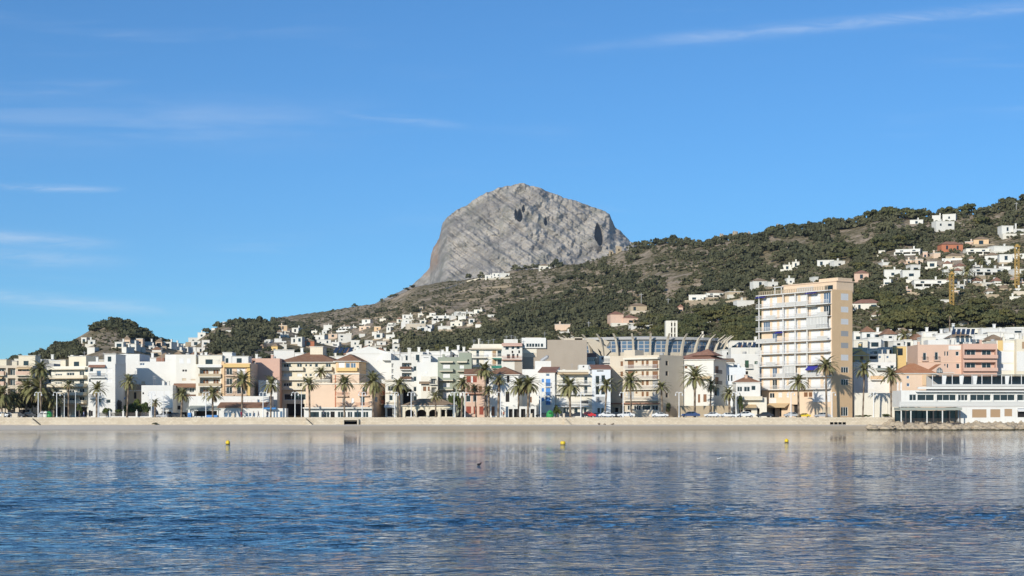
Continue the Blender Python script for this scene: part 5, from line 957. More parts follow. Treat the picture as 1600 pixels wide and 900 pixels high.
for pts, lab in (([(690, 471), (730, 468), (770, 466), (820, 467)], 'dry stone terrace line across the bare slope below the white hilltop villas'), ([(560, 501), (600, 495), (640, 489)], 'dry stone terrace line high over the villas of the far slope'), ([(868, 457), (910, 450), (955, 447)], 'dry stone terrace line among pines above the taupe wall'),
                 ([(1040, 421), (1075, 417), (1110, 414)], 'dry stone terrace line in the rocky clearing above the ribbed church'), ([(715, 456), (760, 450), (800, 446)], 'dry stone terrace line just below the white hilltop villas'), ([(1380, 372), (1420, 368), (1450, 371)], 'dry stone terrace line under the white hilltop houses'), ([(1235, 405), (1265, 400), (1290, 402)], 'dry stone terrace line on the slope above the tower penthouse'), ([(600, 482), (650, 472), (690, 462)], 'long dry stone terrace line on the bare far ridge')):
    strip_wall(pts, 1.1, 'stone', lab, th=.8)
def crane(px, pt, pb, label):
    P = hit(px, pb); k = P.y / F; H = (pb - pt) * k; o = root('tower_crane', label, 'crane', P); mm = mat('crane_yellow', (.46, .29, .08), .6); w_ = .75; mb = MB()
    for sx_ in (-w_, w_):
        for sy_ in (-w_, w_): mb.tube([(sx_, sy_, -3), (sx_, sy_, H)], .14, mm, 4)
    z = -1.0
    while z < H - 1.6:
        for a, b_ in (((-w_, -w_), (w_, -w_)), ((w_, -w_), (w_, w_)), ((w_, w_), (-w_, w_)), ((-w_, w_), (-w_, -w_))): mb.tube([(*a, z), (*b_, z + 1.5)], .08, mm, 4, False); mb.tube([(*a, z), (*b_, z)], .08, mm, 4, False)
        z += 1.5
    mb.build('mast', o); hb = MB(); hb.box(-1.1, 1.1, -1.1, 1.1, H + .003, H + .5, mm); hb.box(-.5, .5, -.5, .5, H + .503, H + 1.2, mm); hb.build('slewing_head', o)
crane(1487, 429, 477, 'slim yellow crane mast rising from the dark pine grove'); crane(1589, 386, 452, 'tall yellow lattice crane mast by the terraced villas near the edge')
def pole(px, pt, pb, label):
    P = hit(px, pb); k = P.y / F; H = (pb - pt) * k; mb = MB(); mb.tube([(0, 0, -2), (0, 0, H)], .16, M['grey'], 6); mb.box(-1.1, 1.1, -.1, .1, H - .9, H - .7, M['grey']); tag(mb.build('utility_pole', None, P), label, 'pole')
for q in ((1002, 458, 484, 'grey utility pole among pines above the beige block'), (1044, 466, 484, 'thin utility pole behind the bell tower pines'), (1383, 380, 392, 'short utility pole in the scrub above the white porch house'), (1588, 316, 330, 'utility pole high on the slope near the skyline'), (982, 384, 394, 'utility pole beside the square blockhouse on the shoulder'), (600, 464, 474, 'small utility pole on the bare far ridge'), (920, 502, 520, 'grey trunk-like pole behind the church rib')): pole(*q)
# ------------------------------------------------------------ trees
def crown_mesh(name, seed, lobes, per, rad, flat, mats, h0, leaf=.5, spread=1.0, flatbase=.25):
    """leaf clumps on the skins of uneven lobes; sits at height h0 above the trunk foot, overall radius about rad"""
    g_ = np.random.default_rng(seed); V = []; Fq = []; mi = []
    for l in range(lobes):
        a = g_.uniform(0, 2 * np.pi); rr_ = rad * spread * np.sqrt(g_.uniform(0, 1)) * .72; c_ = np.array([np.cos(a) * rr_, np.sin(a) * rr_, h0 + rad * flat * (g_.uniform(-.45, .55) + .25 * (1 - rr_ / rad))]); lr = rad * g_.uniform(.26, .46)
        d = g_.normal(size=(per, 3)); d /= np.linalg.norm(d, axis=1)[:, None]; d[:, 2] = np.where(d[:, 2] < -flatbase, -d[:, 2] * .5, d[:, 2]); pos = c_ + d * lr * np.array([1, 1, max(flat, .5)]) * g_.uniform(.75, 1.08, (per, 1))
        nrm = d + g_.normal(size=(per, 3)) * .45; nrm /= np.linalg.norm(nrm, axis=1)[:, None]; t_ = np.cross(nrm, g_.normal(size=(per, 3))); t_ /= np.linalg.norm(t_, axis=1)[:, None]; b_ = np.cross(nrm, t_)
        s_ = leaf * g_.uniform(.6, 1.3, (per, 1)); k = len(V) * 4
        q = np.stack([pos - t_ * s_ - b_ * s_ * .5, pos + t_ * s_ * .9 - b_ * s_ * .65, pos + t_ * s_ * 1.0 + b_ * s_ * .6, pos - t_ * s_ * .8 + b_ * s_ * .7], 1); V.append(q.reshape(-1, 3)); mi.append(np.full(per, l % len(mats)))
    V = np.concatenate(V); Fq = np.arange(len(V)).reshape(-1, 4); return V, Fq, np.concatenate(mi)
def trunk_mb(h, r0, m_, lean=(0, 0), limbs=4, seed=0):
    r = random.Random(seed); mb = MB(); pts = [(0, 0, -1.5), (lean[0] * .3, lean[1] * .3, h * .4), (lean[0], lean[1], h)]; mb.tube(pts, [r0 * 1.2, r0 * .85, r0 * .5], m_, 7)
    for q in range(limbs):
        a = q * 6.28 / limbs + r.random(); z = h * r.uniform(.55, .85); f_ = z / h; L = r.uniform(.8, 1.4) * h * .35; p0 = Vector((lean[0] * f_, lean[1] * f_, z)); mb.tube([p0, p0 + Vector((math.cos(a) * L * .5, math.sin(a) * L * .5, L * .35)), p0 + Vector((math.cos(a) * L, math.sin(a) * L, L * .55))], [r0 * .42, r0 * .3, r0 * .12], m_, 5)
    return mb
pine_v = []
for k in range(5):
    V, Fq, mi = crown_mesh('pine_crown', 40 + k, 13 + k, 62, 1.0, .55 if k < 3 else .75, [0, 1], 0.62 if k > 2 else .9, .085); cm = np_mesh('pine_crown', V, Fq, [M['pine'], M['pine2']], mi % 2 if k % 2 else mi * 0 + (k == 2)); tm = trunk_mb(.72 if k > 2 else 1.0, .055, M['bark'], ((k - 2) * .12, .05), 5, k).mesh('pine_trunk', True); pine_v.append((cm, tm))
def inside(poly, x, y):
    c_ = False; n_ = len(poly); j = n_ - 1
    for i in range(n_):
        if (poly[i][1] > y) != (poly[j][1] > y) and x < (poly[j][0] - poly[i][0]) * (y - poly[i][1]) / (poly[j][1] - poly[i][1]) + poly[i][0]: c_ = not c_
        j = i
    return c_
rz_ = random.Random(3); stands = []       # (point, radius)
vb = [(h_[1] - 2, h_[1] + 2, h_[2] - h_[3], h_[2], h_[0]) for h_ in houses]
VB = [(h_[1], h_[2], h_[3], max(4, abs(h_[0].children[0].dimensions.x) if h_[0].children else 4)) for h_ in houses if h_[6] == 'villa']
vil = VPOS
def clear(px, py, rp):
    """keeps the crowns off the villas"""
    kx, ky = (.7, 1.15) if rp > 12 else (.4, .7)
    for x, yb, w_, h in vil:
        if abs(px - x) < w_ / 2 + rp * kx and yb - h - rp * .2 < py < yb + rp * ky + 1: return False
    return True
def scatter(poly, gap, r0, r1, prob=1.0, nscale=None, thr=0):
    xs_ = [p_[0] for p_ in poly]; ys_ = [p_[1] for p_ in poly]; A = (max(xs_) - min(xs_)) * (max(ys_) - min(ys_)); n_ = int(A / gap ** 2); got = []
    for q in range(n_):
        x, y = rz_.uniform(min(xs_), max(xs_)), rz_.uniform(min(ys_), max(ys_))
        if not inside(poly, x, y) or rz_.random() > prob: continue
        if nscale and fbm(np.array([x / nscale]), np.array([y / nscale * 1.8]), 3)[0] < thr: continue
        P = hit(x, y)
        if P is None or P.y < 500: continue
        r_ = rz_.uniform(r0, r1); rp = r_ / P.y * F
        if clear(x, y - rp * .4, rp): stands.append((P, r_, x, y))
# wooded belts
scatter([(600, 545), (640, 525), (700, 512), (760, 492), (800, 480), (870, 465), (960, 470), (1050, 472), (1100, 450), (1180, 432), (1190, 545), (1000, 540), (850, 555), (700, 558)], 5.2, 2.6, 4.6, .95, 30, -.42)
scatter([(560, 545), (600, 540), (640, 520), (760, 500), (770, 560), (600, 562)], 5.5, 2.8, 4.4, .9)
scatter([(870, 470), (900, 440), (1000, 430), (1060, 445), (1180, 405), (1200, 440), (1060, 475)], 6, 2.8, 4.8, .8, 28, -.12)
scatter([(900, 420), (990, 398), (1100, 385), (1200, 374), (1190, 405), (1080, 425), (900, 452)], 7, 3.0, 5.0, .75, 26, .0)
scatter([(1180, 375), (1300, 360), (1400, 348), (1600, 335), (1600, 385), (1400, 395), (1180, 430)], 7, 3.0, 5.2, .85, 30, -.12)
scatter([(1180, 430), (1300, 395), (1420, 385), (1600, 395), (1600, 450), (1400, 470), (1180, 470)], 7, 2.8, 4.8, .9, 26, -.2)
scatter([(440, 512), (560, 490), (700, 470), (720, 500), (600, 520), (470, 545)], 6.5, 2.2, 4.0, .75, 24, -.02)
scatter([(330, 560), (420, 545), (520, 520), (620, 545), (600, 562), (400, 566)], 4.6, 2.0, 3.4, .9, 24, -.35)
scatter([(700, 470), (850, 440), (900, 425), (905, 470), (760, 495)], 9, 2.8, 4.6, .6, 24, .12)
scatter([(1334, 445), (1440, 425), (1600, 398), (1600, 470), (1480, 478), (1400, 482), (1336, 505)], 6, 2.6, 4.6, .9)
scatter([(1180, 450), (1340, 430), (1340, 500), (1180, 500)], 6, 2.6, 4.6, .9)
scatter([(398, 502), (440, 500), (480, 511), (530, 518), (500, 536), (430, 534)], 4.0, 2.8, 4.6, 1)
# far wooded hill and knoll
scatter([(286, 545), (320, 521), (350, 506), (385, 503), (440, 512), (500, 530), (470, 548), (330, 556)], 4.2, 3.0, 4.6, 1)
scatter([(130, 527), (150, 512), (185, 506), (222, 512), (240, 530), (280, 540), (280, 552), (195, 552), (190, 516), (140, 520)], 3.6, 2.6, 3.9, 1)
scatter([(50, 558), (100, 540), (150, 540), (150, 556), (60, 566)], 3.0, 2.6, 3.8, 1); scatter([(8, 566), (20, 560), (35, 563), (34, 575), (8, 575)], 4, 3, 3.6, 1)
# skyline pines
x = 985
while x < 1606:
    y = float(R3(x)) + rz_.uniform(-.5, 3)
    P = hit(x, y) or hit(x, y + 3)
    if P is not None:
        r_ = rz_.choice((2.2, 3, 4, 5, 6)); stands.append((P, r_, x, y))
    x += rz_.choice((2.5, 4, 5, 7, 9, 14))
for x, y, r_ in ((520, 487, 4), (555, 479, 4.5), (598, 472, 4), (612, 467, 5), (617, 465, 4), (636, 455, 4), (645, 449, 4), (735, 434, 5), (750, 432, 5), (808, 423, 6), (820, 421, 6), (833, 421, 6), (842, 421, 5), (868, 419, 7), (874, 419, 5)):
    P = hit(x, y)
    if P is not None: stands.append((P, r_, x, y))
# the near umbrella-pine grove
near = []
def grove(poly, gap, r0, r1, label):
    xs_ = [p_[0] for p_ in poly]; ys_ = [p_[1] for p_ in poly]; n_ = int((max(xs_) - min(xs_)) * (max(ys_) - min(ys_)) / gap ** 2)
    for q in range(n_):
        x, y = rz_.uniform(min(xs_), max(xs_)), rz_.uniform(min(ys_), max(ys_))
        if not inside(poly, x, y): continue
        P = hit(x, y)
        if P is None: continue
        r_ = rz_.uniform(r0, r1)
        if clear(x, y - r_ / P.y * F * 1.0, r_ / P.y * F * .8): near.append((P, r_, label))
grove([(1336, 526), (1342, 500), (1385, 490), (1390, 468), (1440, 460), (1486, 468), (1487, 514), (1440, 527)], 7, 4.2, 6.5, 'olive dark umbrella pine in the dense grove behind the salmon hotel and yellow house')
grove([(1489, 508), (1492, 474), (1560, 460), (1612, 450), (1612, 514), (1540, 516)], 7.5, 4.6, 7, 'broad umbrella pine of the canopy between the two yellow cranes')
grove([(1060, 535), (1075, 505), (1110, 488), (1180, 488), (1186, 534), (1120, 538)], 7, 3.6, 5.4, 'dark pine in the grove between the bell tower and the tower block')
grove([(935, 532), (960, 516), (1035, 512), (1038, 532)], 9, 3.0, 4.2, 'dark pine behind the blue glazing of the ribbed church')
pr_ = random.Random(9)
def put_pine(P, r_, v, label, group, hk=1.0):
    o = root('pine_tree', label, 'pine tree', P, pr_.uniform(0, 6.28), group); s_ = r_
    link('trunk', v[1], o, None, 0, (s_, s_, s_ * hk)); link('crown', v[0], o, (0, 0, s_ * (hk - 1) * .85), 0, (s_, s_, s_)); return o
for P, r_, lab in near: put_pine(P - Vector((0, 0, r_ * .35)), r_, pr_.choice(pine_v[:3]), lab, lab.split(' in ')[-1].split(' of ')[-1], pr_.uniform(.95, 1.25))
x = 990
while x < 1606:                                      # a fuller, lower row just below the skyline
    y = float(R3(x)) + rz_.uniform(1, 8); P = hit(x, y); r_ = rz_.uniform(2.6, 5.0)
    if P is not None and clear(x, y - 6, r_ / P.y * F): stands.append((P, r_, x, y))
    x += rz_.uniform(2, 7)
stands.sort(key=lambda s_: -s_[1] / s_[0].y)
nind = max(0, 290 - len(near)); zones = [(1180, 9999, 'dark pine scattered on the slope under the skyline towers and villas'), (960, 1180, 'dark pine on the rocky slope over the ribbed church'), (640, 960, 'dark pine in the belt over the grey-green and taupe blocks'), (300, 640, 'small dark pine on the far slope over the big tiled block'), (-99, 300, 'small dark pine on the rocky knoll over the blank white party wall')]
for P, r_, x, y in stands[:nind]:
    zl = [z[2] for z in zones if z[0] <= x < z[1]][0]; put_pine(P - Vector((0, 0, .28 * r_)), r_, pr_.choice(pine_v[3:]), zl, zl.split(' on ')[-1].split(' in ')[-1], pr_.uniform(.85, 1.25))
# everything farther is one wood
tv = [crown_mesh('t', 70 + k, 8, 18, 1.0, .62, [0], .55, .16)[:2] for k in range(6)]
VV = []; n_tot = 0
for P, r_, x, y in stands[nind:]:
    V, Fq = pr_.choice(tv); a = pr_.uniform(0, 6.28); c_, s_ = math.cos(a), math.sin(a); W = V * r_ * np.array([1, 1, pr_.uniform(.8, 1.25)]); VV.append(np.stack([W[:, 0] * c_ - W[:, 1] * s_ + P.x, W[:, 0] * s_ + W[:, 1] * c_ + P.y, W[:, 2] + P.z - .25 * r_], 1))
V = np.concatenate(VV); tag(link('pine_wood', np_mesh('pine_wood', V, np.arange(len(V)).reshape(-1, 4), [M['farpine']])), kind='stuff')
# scrub
tv = [crown_mesh('s', 90 + k, 4, 12, 1.0, .6, [0], .25, .26)[:2] for k in range(5)]; VV = []
def scrub(poly, gap, r0, r1, thr=-.3):
    xs_ = [p_[0] for p_ in poly]; ys_ = [p_[1] for p_ in poly]; n_ = int((max(xs_) - min(xs_)) * (max(ys_) - min(ys_)) / gap ** 2)
    for q in range(n_):
        x, y = pr_.uniform(min(xs_), max(xs_)), pr_.uniform(min(ys_), max(ys_))
        if not inside(poly, x, y) or fbm(np.array([x / 22]), np.array([y / 13]), 3)[0] < thr: continue
        P = hit(x, y)
        if P is None or P.y < 520: continue
        r_ = pr_.uniform(r0, r1); V, Fq = pr_.choice(tv); a = pr_.uniform(0, 6.28); c_, s_ = math.cos(a), math.sin(a); W = V * r_; VV.append(np.stack([W[:, 0] * c_ - W[:, 1] * s_ + P.x, W[:, 0] * s_ + W[:, 1] * c_ + P.y, W[:, 2] + P.z], 1))
scrub([(430, 500), (600, 474), (700, 440), (860, 420), (1000, 388), (1200, 368), (1600, 320), (1600, 440), (1180, 440), (1000, 450), (860, 470), (700, 500), (470, 530)], 2.9, .6, 2.0, -.2)
scrub([(1180, 440), (1600, 440), (1600, 518), (1340, 528), (1180, 540)], 3.2, .6, 1.8, -.5)
scrub([(600, 505), (1180, 440), (1180, 540), (620, 560)], 3.4, .6, 1.8, -.5)
scrub([(60, 556), (130, 522), (185, 512), (192, 548), (100, 560)], 4.2, .6, 1.3, -.05)
V = np.concatenate(VV); tag(link('scrub', np_mesh('scrub', V, np.arange(len(V)).reshape(-1, 4), [M['scrub']])), kind='stuff')
# ------------------------------------------------------------ palms
def frond(g_, a, el, L, droop, wl, V, mi, m_):
    """one feather leaf: a rib that bends down along its length with a fringe on both sides"""
    n_ = 13; p = np.zeros(3); d = np.array([math.cos(a) * math.cos(el), math.sin(a) * math.cos(el), math.sin(el)]); side = np.array([-math.sin(a), math.cos(a), 0]); pts = [p.copy()]; e = el
    for q in range(n_):
        e = el - droop * ((q + 1) / n_) ** 1.5; p = p + np.array([math.cos(a) * math.cos(e), math.sin(a) * math.cos(e), math.sin(e)]) * L / n_; pts.append(p.copy())
    for q in range(n_):
        A, B = pts[q], pts[q + 1]; t_ = (B - A) / np.linalg.norm(B - A); up = np.cross(side, t_); up = up if up[2] > 0 else -up
        V += [A - side * .035, A + side * .035, B + side * .03, B - side * .03]; mi.append(m_)
        if q == 0: continue
        f_ = (q + .5) / n_; ll = wl * math.sin(math.pi * min(f_ * .9 + .12, 1)) ** .6
        for sgn in (-1, 1):
            for h in (0, .5):
                o = A + (B - A) * h; tip = o + (side * sgn * .75 + t_ * .62 + up * (.22 - .3 * f_) + np.array([0, 0, -.12])) * ll * g_.uniform(.85, 1.1); w_ = t_ * .085
                V += [o - w_, o + w_, tip + w_ * .25, tip - w_ * .1]; mi.append(m_)
def palm_crown(seed, nf, L, lo, hi, dry=8, wl=.62):
    g_ = np.random.default_rng(seed); V = []; mi = []
    for q in range(nf):
        u = (q + .5) / nf; el = math.radians(hi + (lo - hi) * u ** .85 + g_.uniform(-7, 7)); frond(g_, q * 2.39996 + g_.uniform(-.2, .2), el, L * g_.uniform(.86, 1.08), math.radians(58 + 22 * (1 - u) + g_.uniform(-12, 18)), wl, V, mi, 0)
    for q in range(dry): frond(g_, g_.uniform(0, 6.28), math.radians(lo - 15 + g_.uniform(-14, 8)), L * .72, math.radians(45), wl * .8, V, mi, 1)
    V = np.array(V); return np_mesh('palm_crown', V, np.arange(len(V)).reshape(-1, 4), [M['frond'], M['frondry']], mi)
PCR = [palm_crown(11, 54, 4, -12, 82, 5), palm_crown(12, 46, 4, -22, 80, 8), palm_crown(13, 66, 4, -30, 84, 6), palm_crown(14, 38, 4, -8, 76, 4), palm_crown(15, 62, 4, -26, 84, 10)]
def ptr(seed):
    r = random.Random(seed); mb = MB(); pts = []; rad = []
    for q in range(15): f_ = q / 14; pts.append((math.sin(f_ * 2) * .01 * seed, 0, f_)); rad.append((.30 if f_ < .06 else .22 + .02 * (q % 2)) * (1.28 if f_ > .93 else 1))
    mb.tube(pts, rad, M['ptrunk'], 10); k = MB(); return mb.mesh('palm_trunk', True)
PTR = [ptr(k) for k in range(3)]
pp = random.Random(21)
PALMS = [(64, 577, 42, 423, 2, 1.0, 'tallest shaggy palm towering over the dark palm clump'), (60, 607, 60, 427, 4, 1.3, 'broad bushy palm at the heart of the dark clump under the tallest palm'), (41, 606, 40, 431, 2, 1.1, 'dark palm in the clump between the tan block and the tallest palm'), (3, 617, 44, 425, 4, 1.2, 'bushy palm at the frame edge before the tan balcony block'), (22, 624, 38, 430, 1, 1.1, 'low dark palm filling the clump before the tan balcony block'), (84, 622, 36, 431, 4, 1.1, 'low wide palm behind the twin-arm lamp beside the tallest palm'),
    (107, 601, 27, 423, 3, .8, 'slim palm before the cream balcony block'), (151, 608, 35, 422, 0, 1.1, 'bright palm before the white stepped block'), (198, 596, 33, 422, 1, .9, 'tall thin palm before the old tan house'), (242, 629, 23, 424, 3, 1, 'short palm beside the walled garden and white garage'), (283, 616, 33, 423, 1, 1, 'drooping palm before the tiled canopy block'), (332.5, 616, 37, 422, 0, 1, 'wide palm before the terrace kiosk'), (377.5, 595, 44, 421, 0, 1, 'large palm before the salmon block and arched annex'),
    (423, 600, 37, 422, 1, .9, 'dark stemmed palm before the glazed kiosk'), (502, 581, 30, 451, 3, 1, 'palm rising behind the peach building balustrade'), (484, 600, 35, 423, 0, 1, 'palm at the corner of the glazed pavilion under the big tiled roof'), (538, 599, 36, 423, 0, 1, 'palm before the middle of the peach building'), (583, 597, 43, 424, 2, 1.1, 'full palm before the shaded corner of the peach building'), (625.5, 601, 39, 423, 1, .9, 'palm before the narrow dark balcony block'), (681, 619, 27, 423, 3, .9, 'small palm before the arcade restaurant roof'),
    (721, 598, 34, 424, 1, 1, 'palm before the grey-green block'), (760, 578, 38, 432, 2, 1, 'tallest palm of the four before the white corner house'), (764, 610, 30, 424, 3, 1.1, 'shortest palm of the four before the white corner house'), (778.5, 593, 28, 425, 1, 1.3, 'thick stemmed palm of the four before the white corner house'), (744, 606, 24, 431, 3, .8, 'small palm before the red-shuttered salmon house'), (810, 603, 40, 424, 4, .9, 'leaning-crowned palm touching the orange tinted palm by the terrace bar'), (824.5, 600, 43, 422, 4, 1.3, 'stout palm with orange tinted heart next to the blue-shuttered house'),
    (891.5, 603, 46, 422, 2, 1.2, 'full stout palm before the cream awning block'), (945, 602, 39, 422, 0, 1, 'palm before the tall dark glazing of the narrow white block'), (987, 597, 42, 422, 0, 1, 'palm before the beige block balconies'), (1035, 605, 33, 423, 3, 1, 'palm before the grey flank of the beige block'), (1085.5, 590, 49, 424, 0, 1.2, 'large palm before the red pyramid roofed corner house'), (1109, 601, 28, 431, 1, .9, 'palm on the raised terrace beside the corner house porch'), (1140, 615, 28, 431, 4, 1.2, 'short bushy palm above the end of the tan retaining wall'),
    (1248, 597, 38, 422, 1, 1.1, 'palm before the cream awning at the tower foot'), (1291.5, 572, 43, 422, 0, 1.1, 'tallest palm before the tower, beside the blue awning'), (1348, 578, 37, 422, 0, .9, 'palm just past the orange tower flank before the weathered wall'), (1392.5, 587, 38, 421, 0, .9, 'palm nearest the pier restaurant before the weathered wall')]
for px, py, dia, Y, v, tk, lab in PALMS:
    P = at(px, py, Y); zb_ = 2.9; o = root('palm_tree', lab, 'palm tree', (P.x, Y, zb_), pp.uniform(0, 6.28), 'palms along the promenade'); H = P.z - zb_; o.rotation_euler = (pp.uniform(-.05, .05), pp.uniform(-.05, .05), pp.uniform(0, 6.28)); s_ = dia * .56 * Y / F / 4.0 * 1.12
    link('trunk', PTR[v % 3], o, None, 0, (tk, tk, H)); link('crown', PCR[v], o, (0, 0, H - .05), 0, (s_, s_, s_ * pp.uniform(.85, 1.15)))
for px, py, pb, dia, v, Y, lab in ((1413, 524, 545, 34, 3, 497, 'squat fan palm among the white rooftops over the orange tiled roof'), (1484, 491, 522, 18, 0, 507, 'lone slim palm rising from the rooftops behind the salmon hotel'), (1487, 428, 452, 24, 0, None, 'palm beside the slim yellow crane mast'), (1511, 424, 448, 26, 0, None, 'palm among the villas past the slim yellow crane'), (1532, 408, 428, 16, 1, None, 'small palm below the cream terraced villa'), (1428, 524, 545, 26, 1, 499, 'second fan palm among the rooftops beside the squat one')):
    G = at(px, pb, Y) if Y else hit(px, pb); k = G.y / F; o = root('palm_tree', lab, 'palm tree', G, pp.uniform(0, 6), 'palms on the slope'); H = (pb - py) * k; s_ = dia * .56 * k / 4 * 1.1
    link('trunk', PTR[0], o, None, 0, (.9, .9, H)); link('crown', PCR[v], o, (0, 0, H - .05), 0, (s_, s_, s_))
# ------------------------------------------------------------ broadleaf garden trees and bushes
def bush(px, pb, wp, hp, Y, m_, label, name='garden_tree', cat='tree', seed=1, tr=True):
    G = at(px, pb, Y); G.z = 2.9; k = Y / F; r_ = wp * k / 2; h = hp * k; V, Fq, mi = crown_mesh('g', seed, 12, 110, 1.0, .8, [0], 0, .10, 1.0, .6); V = V * np.array([r_, r_ * .8, h * .52]); V[:, 2] += h * .52
    o = root(name, label, cat, G); link('crown', np_mesh('garden_crown', V, Fq, [M[m_]]), o)
    if tr: trunk_mb(h * .7, .16, M['bark'], (.1, 0), 4, seed).build('trunk', o)
for i, q in enumerate([(166, 652, 14, 16, 432.5, 'broad', 'dark green hedge bush at the garden corner by the white stepped block'), (183, 652, 20, 30, 436, 'dryb', 'bare brownish twiggy tree under the blue awning of the old tan house'), (202, 652, 22, 22, 434, 'broad', 'leafy green garden bush below the old tan house'), (216, 652, 22, 30, 437, 'broad', 'taller green garden tree between the old tan house and the garage'), (228, 652, 18, 26, 434, 'broad', 'green garden bush next to the white garage'), (190, 652, 24, 14, 432.5, 'broad', 'low dark hedge behind the white garden wall'),
    (30, 652, 44, 42, 434, 'pine', 'dark shade tree among the palms by the tan block'), (50, 652, 44, 46, 437, 'pine', 'dark shade tree behind the bushy palm'), (76, 652, 36, 36, 436, 'pine', 'dark shade tree beside the cream balcony block'), (8, 652, 36, 38, 437, 'pine', 'dark shade tree at the frame edge'), (124, 652, 9, 22, 431, 'broad', 'small green tree by the yellow shopfront'), (436, 652, 16, 14, 440, 'broad', 'green bush behind the glazed kiosk'), (705, 652, 16, 38, 440, 'broad', 'dark green tree squeezed before the grey-green block'),
    (718, 652, 12, 40, 441, 'broad', 'narrow dark green tree next to the red-shuttered house'), (1157, 652, 9, 40, 433, 'broad', 'slim cypress like tree by the terrace lamp'), (870, 652, 14, 20, 431, 'broad', 'planter bush by the terrace bar and green bin'), (1045, 652, 8, 24, 438, 'pine', 'dark bush in the gap beside the beige block')]): bush(*q, seed=100 + i)
for i, (px, wp) in enumerate(((1342, 18), (1356, 14), (1385, 16))): bush(px, 652, wp, 4 + i, 434, 'broad', ('low clipped hedge at the tower end of the weathered wall', 'low hedge in the middle of the weathered wall', 'low hedge near the palm by the pier restaurant')[i], 'hedge', 'hedge', 140 + i, False)
# garden wall with white pillars
gw = root('garden_wall', 'low white garden wall with four slim finial pillars before the dark garden', 'wall', at(155, 652, 426)); gw.location.z = 2.9; k_ = 426 / F
mb = MB(); mb.box(0, 80 * k_, 0, .25, 0, .35, M['white']); mb.build('plinth', gw)
for px in (171.3, 192.5, 213.5, 234.3): mb = MB(); u = (px - 155) * k_; mb.box(u - .22, u + .22, -.1, .35, .003, 1.45, M['white']); mb.box(u - .3, u + .3, -.18, .43, 1.453, 1.6, M['white']); mb.tube([(u, .12, 1.6), (u, .12, 1.75), (u, .12, 2.15)], [.2, .12, .03], M['white'], 8); mb.build('pillar', gw)
gf = MB(); 
for q in range(160): u = q * 80 * k_ / 160; gf.box(u, u + .04, .1, .14, .353, 1.25, M['darkrail'])
gf.box(0, 80 * k_, .09, .15, 1.253, 1.3, M['darkrail']); gf.build('railing', gw)
# ------------------------------------------------------------ street lamps
def lamp_arm(sgn):
    mb = MB(); pts = [(0, 0, 5.9)]
    for q in range(9): a = math.pi * q / 8; pts.append((sgn * (.42 - .42 * math.cos(a)), 0, 6.0 + .42 * math.sin(a)))
    mb.tube(pts, .075, M['lampw'], 6); return mb
def lamp_head(sgn): mb = MB(); x = sgn * .84; mb.tube([(x, 0, 6.0), (x, 0, 5.8), (x, 0, 5.62)], [.06, .12, .26], M['lampw'], 10); mb.ball((x, 0, 5.62), .15, M['globe'], 8, 5); return mb
lp = root('street_lamp', 'x', 'street lamp', (0, 0, 2.9), 0, 'white street lamps on the promenade'); mb = MB(); mb.tube([(0, 0, 0), (0, 0, .5), (0, 0, .55), (0, 0, 6.15)], [.18, .17, .12, .10], M['lampw'], 8); mb.build('post', lp)
for s_ in (-1, 1): a = lamp_arm(s_).build('arm', lp); lamp_head(s_).build('lamp_head', a)
LAMPS = [(59.7, 'between the tallest palm and the recycling igloo'), (88.7, 'beside the low wide palm'), (153.5, 'before the white stepped block'), (236.7, 'at the end of the white garden wall'), (321.7, 'before the terrace kiosk'), (411, 'before the glazed kiosk'), (461, 'beside the big tiled block'), (566, 'before the peach building'), (617, 'before the narrow cream house'), (642.5, 'before the first arches of the arcade restaurant'), (709.6, 'before the grey-green block'), (726.5, 'before the red-shuttered salmon house'), (782, 'before the white corner house'), (845, 'beside the green bin'), (907.6, 'before the cream awning block'), (973.7, 'before the beige block'), (1061, 'before the tan retaining wall'), (1150, 'before the terrace restaurant'), (1236, 'before the tower awning'), (1300, 'before the orange tower flank'), (1365, 'before the pale weathered wall')]
for i, (px, ph) in enumerate(LAMPS):
    o = lp if i == 0 else copy_tree(lp); P = at(px, 652, 415.5 + (i % 3) * .4); o.location = (P.x, P.y, 2.9); o['label'] = 'white twin-arm street lamp ' + ph
for px, ph, pt in ((100.5, 'before the yellow shopfront', 618), (118, 'before the cream balcony block', 611), (255, 'before the white garage', 622), (471, 'before the big tiled block', 612)):
    mb = MB(); P = at(px, 652, 416); mb.tube([(0, 0, 0), (0, 0, (652 - pt) * 416 / F)], [.1, .06], M['lampw'], 8); mb.ball((0, 0, (652 - pt) * 416 / F), .14, M['lampw'], 8, 5); tag(mb.build('flag_pole', None, (P.x, 416, 2.9)), 'bare white pole ' + ph, 'pole')
